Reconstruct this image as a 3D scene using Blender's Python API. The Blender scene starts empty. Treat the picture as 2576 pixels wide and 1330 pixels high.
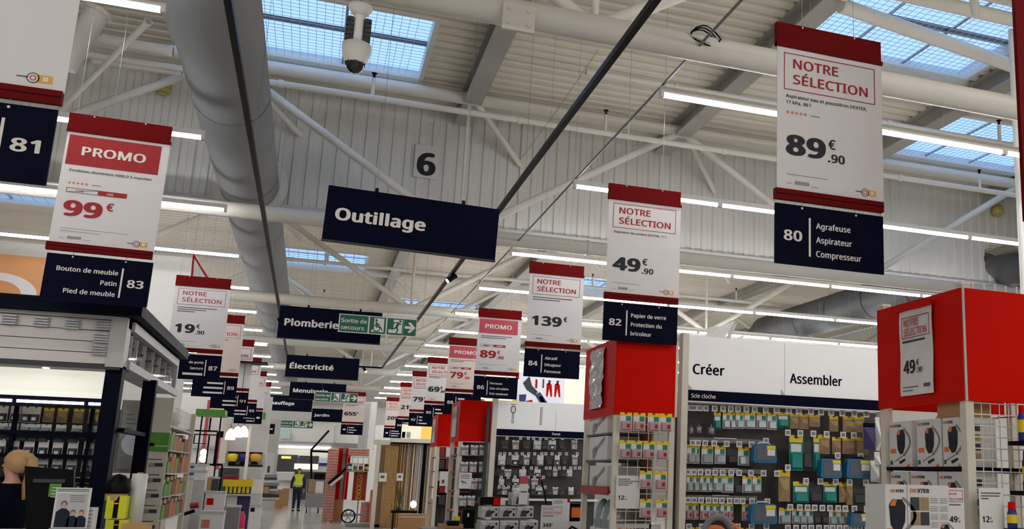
import bpy, math, random
from mathutils import Vector, Matrix
random.seed(7)
SC = bpy.context.scene
COL = SC.collection

# ------------------------------------------------------------------ camera (2576 x 1330 frame)
YAW, PITCH, ROLL, FPX, PCX, PCY, EYE = 0.363217642, 0.207818310, 0.0236138233, 2440.9162, 1730.11405, 688.665719, 1.65
_f = Vector((math.sin(YAW)*math.cos(PITCH), math.cos(YAW)*math.cos(PITCH), math.sin(PITCH)))
_r = Vector((math.cos(YAW), -math.sin(YAW), 0)); _u = _r.cross(_f)
_r2 = _r*math.cos(ROLL) + _u*math.sin(ROLL); _u2 = _u*math.cos(ROLL) - _r*math.sin(ROLL)
camd = bpy.data.cameras.new('camera'); cam = bpy.data.objects.new('camera', camd); COL.objects.link(cam)
cam.matrix_world = Matrix(((_r2.x, _u2.x, -_f.x, 0), (_r2.y, _u2.y, -_f.y, 0), (_r2.z, _u2.z, -_f.z, EYE), (0, 0, 0, 1)))
camd.sensor_width = 36; camd.sensor_fit = 'HORIZONTAL'; camd.lens = FPX/2576*36
camd.shift_x = (1288-PCX)/2576; camd.shift_y = (PCY-665)/2576
camd.clip_start = 0.05; camd.clip_end = 300
SC.camera = cam
# ------------------------------------------------------------------ world and view
W = bpy.data.worlds.new('sky'); SC.world = W; W.use_nodes = True
_bg = W.node_tree.nodes['Background']
_bg.inputs[0].default_value = (0.38, 0.60, 1.0, 1); _bg.inputs[1].default_value = 1.6
SC.view_settings.view_transform = 'Standard'; SC.view_settings.look = 'None'
SC.view_settings.gamma = 1.0; SC.view_settings.use_curve_mapping = False
SC.view_settings.exposure = 0.0
TUBE_POWER = 43.0
SC.cycles.use_denoising = True; SC.cycles.use_adaptive_sampling = True; SC.cycles.adaptive_threshold = 0.07
SC.cycles.max_bounces = 6; SC.cycles.diffuse_bounces = 4; SC.cycles.glossy_bounces = 2
SC.cycles.transmission_bounces = 4; SC.cycles.transparent_max_bounces = 8
SC.cycles.caustics_reflective = False; SC.cycles.caustics_refractive = False
SC.cycles.sample_clamp_indirect = 6.0

# ------------------------------------------------------------------ helpers
def _ray(u, v):
    return _r2*((u-PCX)/FPX) - _u2*((v-PCY)/FPX) + _f
def at(u, v, Y):
    d = _ray(u, v); return Vector((0, 0, EYE)) + d*(Y/d.y)
def atX(u, v, X):
    d = _ray(u, v); return Vector((0, 0, EYE)) + d*(X/d.x)
def atZ(u, v, Z):
    d = _ray(u, v); return Vector((0, 0, EYE)) + d*((Z-EYE)/d.z)

def lin(c):
    return tuple((x/255/12.92 if x/255 <= 0.04045 else ((x/255+0.055)/1.055)**2.4) for x in c)
MATS = {}
def mat(name, rgb, rough=0.5, metal=0.0, vary=0.05, scale=6.0, bump=0.0, spec=0.4, emit=None, estr=0.0, alpha=None, trans=0.0):
    if name in MATS: return MATS[name]
    m = bpy.data.materials.new(name); m.use_nodes = True; nt = m.node_tree
    b = nt.nodes['Principled BSDF']; c = lin(rgb)
    b.inputs['Roughness'].default_value = rough; b.inputs['Metallic'].default_value = metal
    b.inputs['Specular IOR Level'].default_value = spec
    if trans: b.inputs['Transmission Weight'].default_value = trans
    if alpha is not None: b.inputs['Alpha'].default_value = alpha
    b.inputs['Base Color'].default_value = (*c, 1)
    if vary > 0:
        tc = nt.nodes.new('ShaderNodeTexCoord'); nz = nt.nodes.new('ShaderNodeTexNoise')
        nz.inputs['Scale'].default_value = scale; nz.inputs['Detail'].default_value = 3
        nt.links.new(tc.outputs['Object'], nz.inputs['Vector'])
        mx = nt.nodes.new('ShaderNodeMix'); mx.data_type = 'RGBA'
        mx.inputs['A'].default_value = (*[x*(1-vary) for x in c], 1)
        mx.inputs['B'].default_value = (*[min(1, x*(1+vary)) for x in c], 1)
        nt.links.new(nz.outputs['Fac'], mx.inputs['Factor']); nt.links.new(mx.outputs['Result'], b.inputs['Base Color'])
        if bump > 0:
            bp = nt.nodes.new('ShaderNodeBump'); bp.inputs['Strength'].default_value = bump; bp.inputs['Distance'].default_value = 0.02
            nt.links.new(nz.outputs['Fac'], bp.inputs['Height']); nt.links.new(bp.outputs['Normal'], b.inputs['Normal'])
    if emit is not None:
        b.inputs['Emission Color'].default_value = (*lin(emit), 1); b.inputs['Emission Strength'].default_value = estr
    MATS[name] = m; return m

class MB:
    """collects faces; build() links them as one mesh object"""
    def __init__(s): s.v = []; s.f = []; s.m = []; s.sm = []
    def face(s, pts, m=0, smooth=False):
        i = len(s.v); s.v += [tuple(p) for p in pts]; s.f.append(tuple(range(i, i+len(pts)))); s.m.append(m); s.sm.append(smooth)
    def add(s, vs, fs, m=0, smooth=False):
        i = len(s.v); s.v += [tuple(p) for p in vs]
        for f in fs: s.f.append(tuple(i+k for k in f)); s.m.append(m); s.sm.append(smooth)
    def hexa(s, p, m=0):
        s.add(p, [(0,3,2,1),(4,5,6,7),(0,1,5,4),(1,2,6,5),(2,3,7,6),(3,0,4,7)], m)
        return s
    def box(s, x0, x1, y0, y1, z0, z1, m=0):
        return s.hexa([(x0,y0,z0),(x1,y0,z0),(x1,y1,z0),(x0,y1,z0),(x0,y0,z1),(x1,y0,z1),(x1,y1,z1),(x0,y1,z1)], m)
    def prism(s, poly, vec, m=0):
        n = len(poly); vec = Vector(vec); a = [Vector(p) for p in poly]; b = [p+vec for p in a]
        s.add(a+b, [tuple(reversed(range(n))), tuple(range(n, 2*n))] + [(i, (i+1) % n, n+(i+1) % n, n+i) for i in range(n)], m)
        return s
    def tube(s, pts, r, n=8, m=0, caps=True, smooth=True):
        pts = [Vector(p) for p in pts]; R = r if isinstance(r, (list, tuple)) else [r]*len(pts)
        vs = []; prev = None
        for i, p in enumerate(pts):
            d = (pts[min(i+1, len(pts)-1)] - pts[max(i-1, 0)]).normalized()
            if prev is None:
                a = d.orthogonal().normalized()
            else:
                a = (prev - d*prev.dot(d)).normalized()
            prev = a; b = d.cross(a)
            for k in range(n):
                t = 2*math.pi*k/n; vs.append(p + (a*math.cos(t)+b*math.sin(t))*R[i])
        fs = []
        for i in range(len(pts)-1):
            for k in range(n): fs.append((i*n+k, i*n+(k+1) % n, (i+1)*n+(k+1) % n, (i+1)*n+k))
        s.add(vs, fs, m, smooth)
        if caps:
            e = len(vs)-n; s.add(vs[:n], [tuple(reversed(range(n)))], m); s.add(vs[e:], [tuple(range(n))], m)
        return s
    def lathe(s, prof, o=(0,0,0), n=16, m=0, axis='z', smooth=True):
        o = Vector(o); vs = []
        for r, h in prof:
            for k in range(n):
                t = 2*math.pi*k/n; c, q = r*math.cos(t), r*math.sin(t)
                vs.append(o + (Vector((c, q, h)) if axis == 'z' else Vector((c, h, q)) if axis == 'y' else Vector((h, c, q))))
        fs = [(i*n+k, i*n+(k+1) % n, (i+1)*n+(k+1) % n, (i+1)*n+k) for i in range(len(prof)-1) for k in range(n)]
        s.add(vs, fs, m, smooth); return s
    def ball(s, c, r, n=12, k=8, m=0, sx=1, sy=1, sz=1):
        c = Vector(c); vs = []
        for i in range(k+1):
            t = math.pi*i/k
            for j in range(n):
                a = 2*math.pi*j/n; vs.append(c+Vector((r*sx*math.sin(t)*math.cos(a), r*sy*math.sin(t)*math.sin(a), r*sz*math.cos(t))))
        s.add(vs, [(i*n+j, (i+1)*n+j, (i+1)*n+(j+1) % n, i*n+(j+1) % n) for i in range(k) for j in range(n)], m, True); return s
    def build(s, name, mats, parent=None, origin=None):
        if not isinstance(mats, (list, tuple)): mats = [mats]
        if parent is not None: o0 = wloc(parent)
        elif origin is not None: o0 = Vector(origin)
        else:
            xs = [p[0] for p in s.v]; ys = [p[1] for p in s.v]; zs = [p[2] for p in s.v]
            o0 = Vector(((min(xs)+max(xs))/2, (min(ys)+max(ys))/2, min(zs)))
        me = bpy.data.meshes.new(name); me.from_pydata([(p[0]-o0.x, p[1]-o0.y, p[2]-o0.z) for p in s.v], [], s.f)
        for mm in mats: me.materials.append(mm)
        me.polygons.foreach_set('material_index', s.m); me.polygons.foreach_set('use_smooth', s.sm); me.update()
        o = bpy.data.objects.new(name, me); COL.objects.link(o)
        if parent is not None: o.parent = parent
        else: o.location = o0
        WL[o.name] = o0
        return o
WL = {}
def wloc(o): return WL[o.name]
def tag(o, label, cat, group=None, kind=None):
    o['label'] = label
    if cat: o['category'] = cat
    if group: o['group'] = group
    if kind: o['kind'] = kind
    return o
def thing(name, label, cat, loc, group=None, kind=None):
    o = bpy.data.objects.new(name, None); COL.objects.link(o); o.location = loc; o.empty_display_size = 0.1
    WL[o.name] = Vector(loc); return tag(o, label, cat, group, kind)
def struct(o): o['kind'] = 'structure'; return o
def kids(o): return [c for c in bpy.data.objects if c.parent == o]
KIDS = {}
def copy_tree(root, loc, label=None, group=None, scale=None, rotz=None):
    def rec(o, parent):
        c = o.copy(); COL.objects.link(c); c.parent = parent
        if o.name not in KIDS: KIDS[o.name] = kids(o)
        for k in KIDS[o.name]: rec(k, c)
        return c
    r = rec(root, None); r.location = loc; WL[r.name] = Vector(loc)
    if label: r['label'] = label
    if group: r['group'] = group
    if scale is not None: r.scale = scale if isinstance(scale, (list, tuple)) else (scale,)*3
    if rotz is not None: r.rotation_euler.z = rotz
    return r

_TX = {}
try:
    import os                       # the lettering face that ships with Blender itself
    FONT = bpy.data.fonts.load(os.path.join(bpy.utils.system_resource('DATAFILES'), 'fonts', 'NotoSansHebrew-Regular.woff2')); CAP = 0.714
except Exception:
    FONT, CAP = None, 0.729
def text_mesh(s, bold=0.0, italic=False):
    """glyph outlines of a word: verts in units of capital height, baseline 0, left edge 0"""
    k = (s, bold)
    if k in _TX: return _TX[k]
    cu = bpy.data.curves.new('t', 'FONT'); cu.body = s; cu.resolution_u = 3; cu.size = 1; cu.space_character = 1.0+bold*1.6
    if FONT: cu.font = FONT
    ob = bpy.data.objects.new('t', cu); COL.objects.link(ob)
    dg = bpy.context.evaluated_depsgraph_get(); dg.update()
    me = bpy.data.meshes.new_from_object(ob.evaluated_get(dg))
    vs = [tuple(v.co) for v in me.vertices]; fs = [tuple(p.vertices) for p in me.polygons]
    bpy.data.objects.remove(ob); bpy.data.curves.remove(cu); bpy.data.meshes.remove(me)
    # heavier weight: the same outline laid over itself with small shifts
    V, F = [], []
    sh = [(0, 0)] if bold <= 0 else [(bold*math.cos(q*math.pi/4), bold*.55*math.sin(q*math.pi/4)) for q in range(8)] if bold > .03 else [(bold, 0), (-bold, 0), (0, bold*.5), (0, -bold*.5)]
    for q, (dx, dy) in enumerate(sh):
        n = len(V); V += [(x+dx, y+dy, q*.00012) for x, y, z in vs]; F += [tuple(n+i for i in f) for f in fs]
    x0 = min(v[0] for v in V); x1 = max(v[0] for v in V); cap = CAP
    out = ([((v[0]-x0)/cap, v[1]/cap, v[2]) for v in V], F, (x1-x0)/cap)
    _TX[k] = out; return out

class Plane:
    """a flat face: o = its top-left corner seen from the front, r = to the right, n = towards the viewer"""
    def __init__(s, o, r=(1,0,0), n=(0,-1,0), up=(0,0,1)):
        s.o = Vector(o); s.r = Vector(r).normalized(); s.n = Vector(n).normalized(); s.u = Vector(up).normalized()
    def p(s, a, b, off=0.0): return s.o + s.r*a - s.u*b + s.n*off
    def rect(s, mb, a0, b0, a1, b1, off=0.002, m=0):
        mb.face([s.p(a0, b1, off), s.p(a1, b1, off), s.p(a1, b0, off), s.p(a0, b0, off)], m)
    def slab(s, mb, a0, b0, a1, b1, off0, off1, m=0):
        mb.hexa([s.p(a0,b1,off1), s.p(a1,b1,off1), s.p(a1,b1,off0), s.p(a0,b1,off0), s.p(a0,b0,off1), s.p(a1,b0,off1), s.p(a1,b0,off0), s.p(a0,b0,off0)], m)
    def poly(s, mb, pts, off=0.002, m=0):
        mb.face([s.p(a, b, off) for a, b in reversed(pts)] if s._cw(pts) else [s.p(a, b, off) for a, b in pts], m)
    def _cw(s, pts):
        t = sum(pts[i][0]*pts[(i+1) % len(pts)][1]-pts[(i+1) % len(pts)][0]*pts[i][1] for i in range(len(pts))); return t > 0
    def disc(s, mb, a, b, ra, rb=None, off=0.002, m=0, n=14):
        rb = rb or ra
        s.poly(mb, [(a+ra*math.cos(2*math.pi*k/n), b+rb*math.sin(2*math.pi*k/n)) for k in range(n)], off, m)
    def text(s, mb, string, a, b, h, width=None, off=0.0018, m=0, bold=0.02, align='l', squeeze=1.0):
        """a = left edge (or right/centre), b = baseline (down from the top), h = capital height"""
        vs, fs, w = text_mesh(string, bold)
        sx = (width/w) if width else h*squeeze
        a0 = a - w*sx if align == 'r' else a - w*sx/2 if align == 'c' else a
        mb.add([s.p(a0+x*sx, b-y*h, off+z) for x, y, z in vs], fs, m)
        return w*sx
    def line(s, mb, a0, b0, a1, b1, t, off=0.003, m=0):
        d = Vector((a1-a0, b1-b0)); d.normalize(); q = Vector((-d.y, d.x))*t/2
        s.poly(mb, [(a0+q.x, b0+q.y), (a1+q.x, b1+q.y), (a1-q.x, b1-q.y), (a0-q.x, b0-q.y)], off, m)
    def frame(s, mb, a0, b0, a1, b1, t, off=0.003, m=0):
        s.rect(mb, a0, b0, a1, b0+t, off, m); s.rect(mb, a0, b1-t, a1, b1, off, m)
        s.rect(mb, a0, b0+t, a0+t, b1-t, off, m); s.rect(mb, a1-t, b0+t, a1, b1-t, off, m)

# ------------------------------------------------------------------ materials
M = dict(
 cream=mat('cream_painted_steel', (220,214,202), 0.55, vary=0.04, scale=3),
 deck=mat('deck_steel', (226,217,199), 0.5, vary=0.05, scale=1.5),
 wallsheet=mat('wall_sheet_steel', (210,207,199), 0.5, vary=0.06, scale=1.2),
 white=mat('white_paint', (225,222,214), 0.5, vary=0.03),
 warmwhite=mat('ivory_powder_coat', (214,206,190), 0.45, vary=0.04),
 beam=mat('grey_beam', (172,168,158), 0.5, vary=0.05, scale=2),
 duct=mat('grey_duct_cloth', (150,150,150), 0.85, vary=0.10, scale=1.2, bump=0.15, spec=0.1),
 ductdk=mat('dark_duct_steel', (92,92,92), 0.5, 0.2, vary=0.08, scale=2),
 navy=mat('navy_panel', (7,9,32), 0.6, spec=0.05, vary=0.05, scale=3),
 navyd=mat('dark_navy_metal', (6,8,28), 0.55, spec=0.06, vary=0.08, scale=3),
 paper=mat('white_paper', (222,217,214), 0.6, vary=0.02, scale=4),
 paperp=mat('blush_paper', (224,208,198), 0.6, vary=0.02, scale=4),
 redbar=mat('dark_red_holder', (104,6,5), 0.55, spec=0.06, vary=0.06, scale=5),
 red=mat('bright_red_panel', (200,14,0), 0.55, spec=0.05, vary=0.05, scale=3),
 redp=mat('print_red', (160,22,26), 0.6, vary=0.03), rose=mat('print_rose', (190,70,84), 0.6, vary=0.03),
 black=mat('black_print', (20,18,20), 0.6, vary=0.0), ink=mat('grey_print', (92,88,90), 0.6, vary=0.0),
 inklt=mat('pale_grey_print', (150,146,144), 0.6, vary=0.0),
 signwhite=mat('sign_letter_white', (226,220,212), 0.6, vary=0.0),
 star=mat('print_orange', (226,120,50), 0.6, vary=0.0),
 orange=mat('orange_print', (228,112,36), 0.55, vary=0.03), amber=mat('amber_print', (226,168,60), 0.6, vary=0.02),
 green=mat('exit_green', (10,88,62), 0.45, vary=0.04), lime=mat('leaf_green', (86,150,48), 0.5, vary=0.04),
 blackm=mat('black_metal', (9,9,10), 0.4, 0.0, vary=0.08, spec=0.1), steel=mat('grey_wire_steel', (150,150,148), 0.35, 0.7, vary=0.05),
 grey=mat('mid_grey', (128,128,128), 0.5, vary=0.05), dkgrey=mat('charcoal', (58,58,60), 0.55, vary=0.08),
 ltgrey=mat('light_grey', (190,188,184), 0.5, vary=0.05),
 yellow=mat('card_yellow', (232,200,30), 0.5, vary=0.05), teal=mat('card_teal', (14,128,116), 0.45, vary=0.06),
 blue=mat('case_blue', (24,104,150), 0.4, vary=0.06), cobalt=mat('can_blue', (28,40,120), 0.4, vary=0.05),
 clear=mat('clear_blister', (150,160,162), 0.12, vary=0.06, scale=30, spec=0.6), 
 mauve=mat('mauve_content', (176,142,146), 0.4, vary=0.08, scale=30),
 carton=mat('brown_cardboard', (176,132,88), 0.75, vary=0.1, scale=9), wood=mat('pale_wood', (190,150,96), 0.55, vary=0.15, scale=14),
 brass=mat('brushed_brass', (178,142,70), 0.3, 0.8, vary=0.08), bronze=mat('bronze_rod', (150,112,66), 0.4, 0.5, vary=0.1),
 skin=mat('skin', (208,160,138), 0.55, vary=0.04), blond=mat('blond_hair', (186,146,98), 0.5, vary=0.18, scale=40),
 hivis=mat('hi_vis_yellow', (214,222,50), 0.6, vary=0.06, scale=20), denim=mat('dark_cloth', (28,34,52), 0.85, vary=0.1, scale=20),
 brick=mat('salmon_brick', (206,116,88), 0.8, vary=0.12, scale=10), darkred=mat('dark_red_board', (142,32,24), 0.5, vary=0.06),
 gold=mat('gold_letter', (214,168,40), 0.5, vary=0.0), pink=mat('pink_label', (226,60,110), 0.5, vary=0.04),
 dkshelf=mat('dark_shelf_steel', (58,54,52), 0.5, 0.2, vary=0.08, scale=4),
 pegboard=mat('dark_pegboard', (66,60,56), 0.55, 0.1, vary=0.1, scale=3),
 wire=mat('white_wire', (222,214,200), 0.4, vary=0.03), khaki=mat('khaki_card', (160,132,96), 0.6, vary=0.15, scale=12),
 label=mat('label_screen', (196,196,196), 0.4, vary=0.0), purple=mat('dark_violet_plastic', (52,44,96), 0.5, vary=0.06),
 board=mat('white_header_board', (250,249,246), 0.45, vary=0.015), hose=mat('grey_hose', (132,134,136), 0.45, vary=0.05),
)
# ================================================================== the hall
DECK_Z, LEFT_X, RIGHT_X, BACK_Y, REAR_Y = 8.75, -15.0, 24.0, 66.0, -13.0
SKY = [(-2.75, 1.25, 14.95, 17.65), (6.7, 10.3, 10.9, 13.6), (11.15, 14.7, 14.95, 17.55),
       (9.8, 13.4, 26.8, 29.4), (-9.6, -6.0, 28.6, 31.2), (-2.75, 1.25, 33.6, 36.6), (7.6, 11.2, 33.6, 36.4), (3.0, 6.4, 41.5, 44.4)]
# floor: pale polished slabs
fm = mat('polished_concrete', (186,184,178), 0.18, vary=0.10, scale=1.3, spec=0.5)
fl = struct(MB().box(LEFT_X, RIGHT_X, REAR_Y, BACK_Y, -0.1, 0.0).build('floor', mat('floor_joint', (110,108,104), 0.5)))
for i in range(-6, 10):
    for j in range(18, 37):
        if j*1.5 > 52 and abs(i) > 3: continue
        if (i < -4 or i > 4): continue
        MB().box(i*1.2+0.006, i*1.2+1.194, j*1.5+0.006, j*1.5+1.494, 0.0, 0.004).build('floor_tile', fm, fl)
near = MB()
near.box(LEFT_X, RIGHT_X, REAR_Y, 26.9, 0.0, 0.004); near.box(LEFT_X, RIGHT_X, 55.6, BACK_Y, 0.0, 0.004)
near.box(LEFT_X, -4.85, 26.9, 55.6, 0.0, 0.004); near.box(6.05, RIGHT_X, 26.9, 55.6, 0.0, 0.004)
near.build('floor_surface', fm, fl)
# outer walls
wm = M['white']
struct(MB().box(LEFT_X-0.2, LEFT_X, REAR_Y, BACK_Y, 0, DECK_Z).build('wall_left', wm))
struct(MB().box(RIGHT_X, RIGHT_X+0.2, REAR_Y, BACK_Y, 0, DECK_Z).build('wall_right', wm))
struct(MB().box(LEFT_X, RIGHT_X, BACK_Y, BACK_Y+0.2, 0, DECK_Z).build('wall_back', wm))
struct(MB().box(LEFT_X, RIGHT_X, REAR_Y-0.2, REAR_Y, 0, DECK_Z).build('wall_front', wm))
# roof: trapezoidal steel deck, ribs running across the hall, openings for the skylights
ceil = thing('ceiling', 'cream ribbed steel roof deck over the hall', None, (0, 20, DECK_Z), kind='structure')
def deck(x0, x1, y0, y1):
    mb = MB(); p = 0.28; a = []
    n = max(1, round((y1-y0)/p)); p = (y1-y0)/n
    for i in range(n):
        y = y0+i*p; a += [(y, 0), (y+p*0.42, 0), (y+p*0.5, 0.07), (y+p*0.92, 0.07)]
    a.append((y1, 0))
    for (ya, za), (yb, zb) in zip(a, a[1:]):
        mb.face([(x0, ya, DECK_Z+za), (x0, yb, DECK_Z+zb), (x1, yb, DECK_Z+zb), (x1, ya, DECK_Z+za)])
    mb.face([(x0, y0, DECK_Z+.12), (x1, y0, DECK_Z+.12), (x1, y1, DECK_Z+.12), (x0, y1, DECK_Z+.12)])
    mb.build('deck_sheet', M['deck'], ceil)
RAFT = [LEFT_X, -6.2, -1.95, 2.25, 6.45, 10.7, 14.9, 19.1, RIGHT_X]
ys = sorted({REAR_Y, BACK_Y} | {s[2] for s in SKY} | {s[3] for s in SKY})
for y0, y1 in zip(ys, ys[1:]):
    if y1-y0 < 0.01: continue
    cuts = [(s[0], s[1]) for s in SKY if s[2] < (y0+y1)/2 < s[3]]
    cuts.sort(); x = LEFT_X
    for c in cuts: deck(x, c[0], y0, y1); x = c[1]
    deck(x, RIGHT_X, y0, y1)
# skylights
glass = bpy.data.materials.new('skylight_glazing'); glass.use_nodes = True
_nt = glass.node_tree; _b = _nt.nodes['Principled BSDF']; _tr = _nt.nodes.new('ShaderNodeBsdfTransparent'); _mx = _nt.nodes.new('ShaderNodeMixShader')
_tr.inputs[0].default_value = (0.93, 0.96, 1, 1); _b.inputs['Base Color'].default_value = (0.85, 0.9, 1, 1); _b.inputs['Roughness'].default_value = 0.2
_mx.inputs[0].default_value = 0.04
_nt.links.new(_tr.outputs[0], _mx.inputs[1]); _nt.links.new(_b.outputs[0], _mx.inputs[2]); _nt.links.new(_mx.outputs[0], _nt.nodes['Material Output'].inputs[0])
meshm = mat('skylight_safety_mesh', (196,206,222), 0.4, 0.1, vary=0.0)
for i, (x0, x1, y0, y1) in enumerate(SKY):
    w = thing('window_%d' % (i+1), 'glazed roof skylight with wire safety mesh', None, ((x0+x1)/2, (y0+y1)/2, DECK_Z), kind='structure')
    z0, z1 = DECK_Z-0.03, DECK_Z+0.22
    mb = MB()
    for a in ((x0-.08, x0, y0-.08, y1+.08), (x1, x1+.08, y0-.08, y1+.08), (x0, x1, y0-.08, y0), (x0, x1, y1, y1+.08)): mb.box(*a, z0, z1)
    mb.build('window_frame', M['white'], w)
    MB().box(x0, x1, y0, y1, z1-0.06, z1-0.05).build('pane', glass, w)
    mb = MB()
    for k in range(1, 3): xk = x0+(x1-x0)*k/3; mb.box(xk-.02, xk+.02, y0, y1, z1-.1, z1-.07)
    ym = (y0+y1)/2; mb.box(x0, x1, ym-.1, ym+.1, z1-.05, z1-.045)
    mb.build('mullion', M['steel'], w)
    mb = MB(); st = 0.13 if y0 < 20 else 0.3; t = 0.0032 if y0 < 20 else 0.008
    for k in range(1, int((x1-x0)/st)): mb.box(x0+k*st-t, x0+k*st+t, y0, y1, DECK_Z+.1-t, DECK_Z+.1+t)
    for k in range(1, int((y1-y0)/st)): mb.box(x0, x1, y0+k*st-t, y0+k*st+t, DECK_Z+.1-t, DECK_Z+.1+t)
    o = mb.build('safety_mesh', meshm, w); o['kind'] = 'stuff'
    # louvred vent strip along the far edge
    mb = MB()
    for k in range(4): mb.box(x0, x1, y1-.26+k*.06, y1-.235+k*.06, z0-.02, z0+.03)
    mb.build('vent_strip', M['white'], w)
    ld = bpy.data.lights.new('skylight_portal', 'AREA'); ld.shape = 'RECTANGLE'; ld.size = x1-x0; ld.size_y = y1-y0; ld.cycles.is_portal = True
    lo = bpy.data.objects.new('skylight_portal', ld); COL.objects.link(lo); lo.location = ((x0+x1)/2, (y0+y1)/2, DECK_Z+0.19)
# deep roof beams
bm = thing('ceiling_beams', 'grey steel roof beams under the deck', None, (0, 20, DECK_Z), kind='structure')
for x in RAFT[1:-1]:
    for (y0, y1) in ((REAR_Y, 18.7), (18.95, BACK_Y)):
        mb = MB()
        h = 0.34
        mb.box(x-.17, x+.17, y0, y1, DECK_Z-h, DECK_Z-h+.03); mb.box(x-.03, x+.03, y0, y1, DECK_Z-h+.03, DECK_Z-.03); mb.box(x-.17, x+.17, y0, y1, DECK_Z-.03, DECK_Z)
        mb.build('roof_beam', M['beam'], bm)
# corrugated partition wall hanging from the roof
WY, WB = 18.8, 6.39
wall = thing('wall_partition', 'cream corrugated smoke wall hanging from the roof', None, (4, WY, WB), kind='structure')
def sheet(x0, x1, z0, z1, y, name='sheet', holes=()):
    mb = MB(); p = 0.25; n = round((x1-x0)/p); p = (x1-x0)/n; a = []
    for i in range(n):
        x = x0+i*p; a += [(x, 0), (x+p*.4, 0), (x+p*.5, .035), (x+p*.9, .035)]
    a.append((x1, 0))
    if holes:
        f = []
        for (xa, ya), (xb, yb) in zip(a, a[1:]):
            near_ = any(abs((xa+xb)/2-h[0]) < h[2]+.2 for h in holes); m_ = 5 if near_ else 1
            f += [(xa+(xb-xa)*q/m_, ya+(yb-ya)*q/m_) for q in range(m_)]
        a = f+[a[-1]]
    for (xa, ya), (xb, yb) in zip(a, a[1:]):
        zz = [(z0, z1)]
        for hx, hz, hr in holes:
            xm = (xa+xb)/2
            if abs(xm-hx) < hr:
                q = math.sqrt(hr*hr-(xm-hx)**2); zz = [(z0, hz-q), (hz+q, z1)]
        for za, zb in zz:
            mb.face([(xa, y+ya, za), (xb, y+yb, za), (xb, y+yb, zb), (xa, y+ya, zb)])
    mb.box(x0, x1, y+.3, y+.33, z0+.0, z1) if not holes else None
    mb.build(name, M['wallsheet'], wall)
_h = at(2524, 656, WY); DX2, DZ2 = _h.x, _h.z      # where the steel duct meets the wall
sheet(LEFT_X, 10.7, WB, DECK_Z, WY); sheet(10.7, RIGHT_X, WB, DECK_Z, WY, holes=((DX2, DZ2, 0.56),))
MB().box(LEFT_X, RIGHT_X, WY-.06, WY+.1, WB-.05, WB+.02).build('edge_trim', M['ltgrey'], wall)
pt = thing('hall_number', 'black number six on a pale square high on the corrugated wall', 'sign', (0.087*WY, WY-.04, EYE+.3*WY))
pl = Plane(at(1046, 362, WY-.03))
mb = MB(); pl.slab(mb, 0, 0, .46, .66, -.01, .0); mb.build('plate', M['wallsheet'], pt)
mb = MB(); pl.text(mb, '6', .05, .59, .52, width=.36, bold=.05, off=.006); mb.build('numeral', M['black'], pt)

# ------------------------------------------------------------------ tubular roof trusses
def truss(Y, label, x0=LEFT_X, x1=RIGHT_X, detail=True):
    t = thing('roof_truss', label, 'truss', (2.2, Y, 5.9), 'tubular roof trusses')
    zb, zt, rb, rt = 5.9, 8.52, 0.135, 0.12
    MB().tube([(x0, Y, zb), (x1, Y, zb)], rb, 14).build('bottom_chord', M['cream'], t)
    MB().tube([(x0, Y, zt), (x1, Y, zt)], rt, 12).build('top_chord', M['cream'], t)
    nodes = [-14.55, -10.35, -6.15, -1.95, 2.2, 6.45, 10.7, 14.9, 19.1, 23.3]
    for i in range(len(nodes)-1):
        up = (i % 2 == 1)   # -10.35 top, -6.15 bottom, -1.95 top, 2.2 bottom ...
        a, b = nodes[i], nodes[i+1]
        za, zb_ = (zt, zb) if up else (zb, zt)
        MB().tube([(a, Y, za), (b, Y, zb_)], 0.075, 10).build('diagonal', M['cream'], t)
    for x in nodes[0::2]:
        MB().tube([(x, Y, zb), (x, Y, zt)], 0.04, 8).build('upright', M['cream'], t)
    # sleeves around the joints
    for x in (0.4, 4.6): MB().tube([(x-.03, Y, zb), (x+.03, Y, zb)], rb*1.12, 14).build('joint_collar', M['cream'], t)
    # knee braces leaning back to the next frame
    for x in (-1.95, 2.2, 6.45, 10.7):
        MB().tube([(x+.15, Y+.05, zt-.06), (x+1.25, Y+1.25, zt-.75)], 0.06, 8).build('brace', M['cream'], t)
    return t
for i, Y in enumerate((8.5, 17.5, 26.5, 35.5, 44.5, 53.5)):
    truss(Y, ['cream tubular roof truss nearest the camera, crossing above the red price banner',
              'cream tubular roof truss just before the corrugated wall',
              'cream tubular roof truss first behind the corrugated wall',
              'cream tubular roof truss second behind the corrugated wall',
              'cream tubular roof truss third behind the corrugated wall',
              'cream tubular roof truss farthest down the hall'][i])
# sprinkler pipes with upright heads
def sprinkler(Y, Z, x0, x1, heads, label, r=0.055):
    t = thing('sprinkler_pipe', label, 'pipe', ((x0+x1)/2, Y, Z), 'sprinkler pipes under the roof')
    MB().tube([(x0, Y, Z), (x1, Y, Z)], r, 10).build('pipe', M['cream'], t)
    for x in heads:
        h = MB().tube([(x, Y, Z), (x, Y, Z+.36)], r*.6, 8).build('riser', M['cream'], t)
        MB().lathe([(.0, .36), (.022, .36), (.022, .43), (.05, .44), (.05, .45), (0, .455)], (x, Y, Z), 8).build('sprinkler_head', M['blackm'], h)
    for x in range(int(x0)+2, int(x1), 4):
        MB().tube([(x-.04, Y, Z), (x+.04, Y, Z)], r*1.3, 10).build('coupling', M['cream'], t)
sprinkler(16.6, EYE+.377*16.6, LEFT_X, RIGHT_X, [16.6*(.027), 16.6*.277, 16.6*.785], 'white sprinkler pipe running across in front of the corrugated wall')
sprinkler(13.9, 7.85, 3.5, RIGHT_X, [13.9*.52, 13.9*.82], 'white sprinkler pipe below the large tilted skylight on the right')
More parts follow.
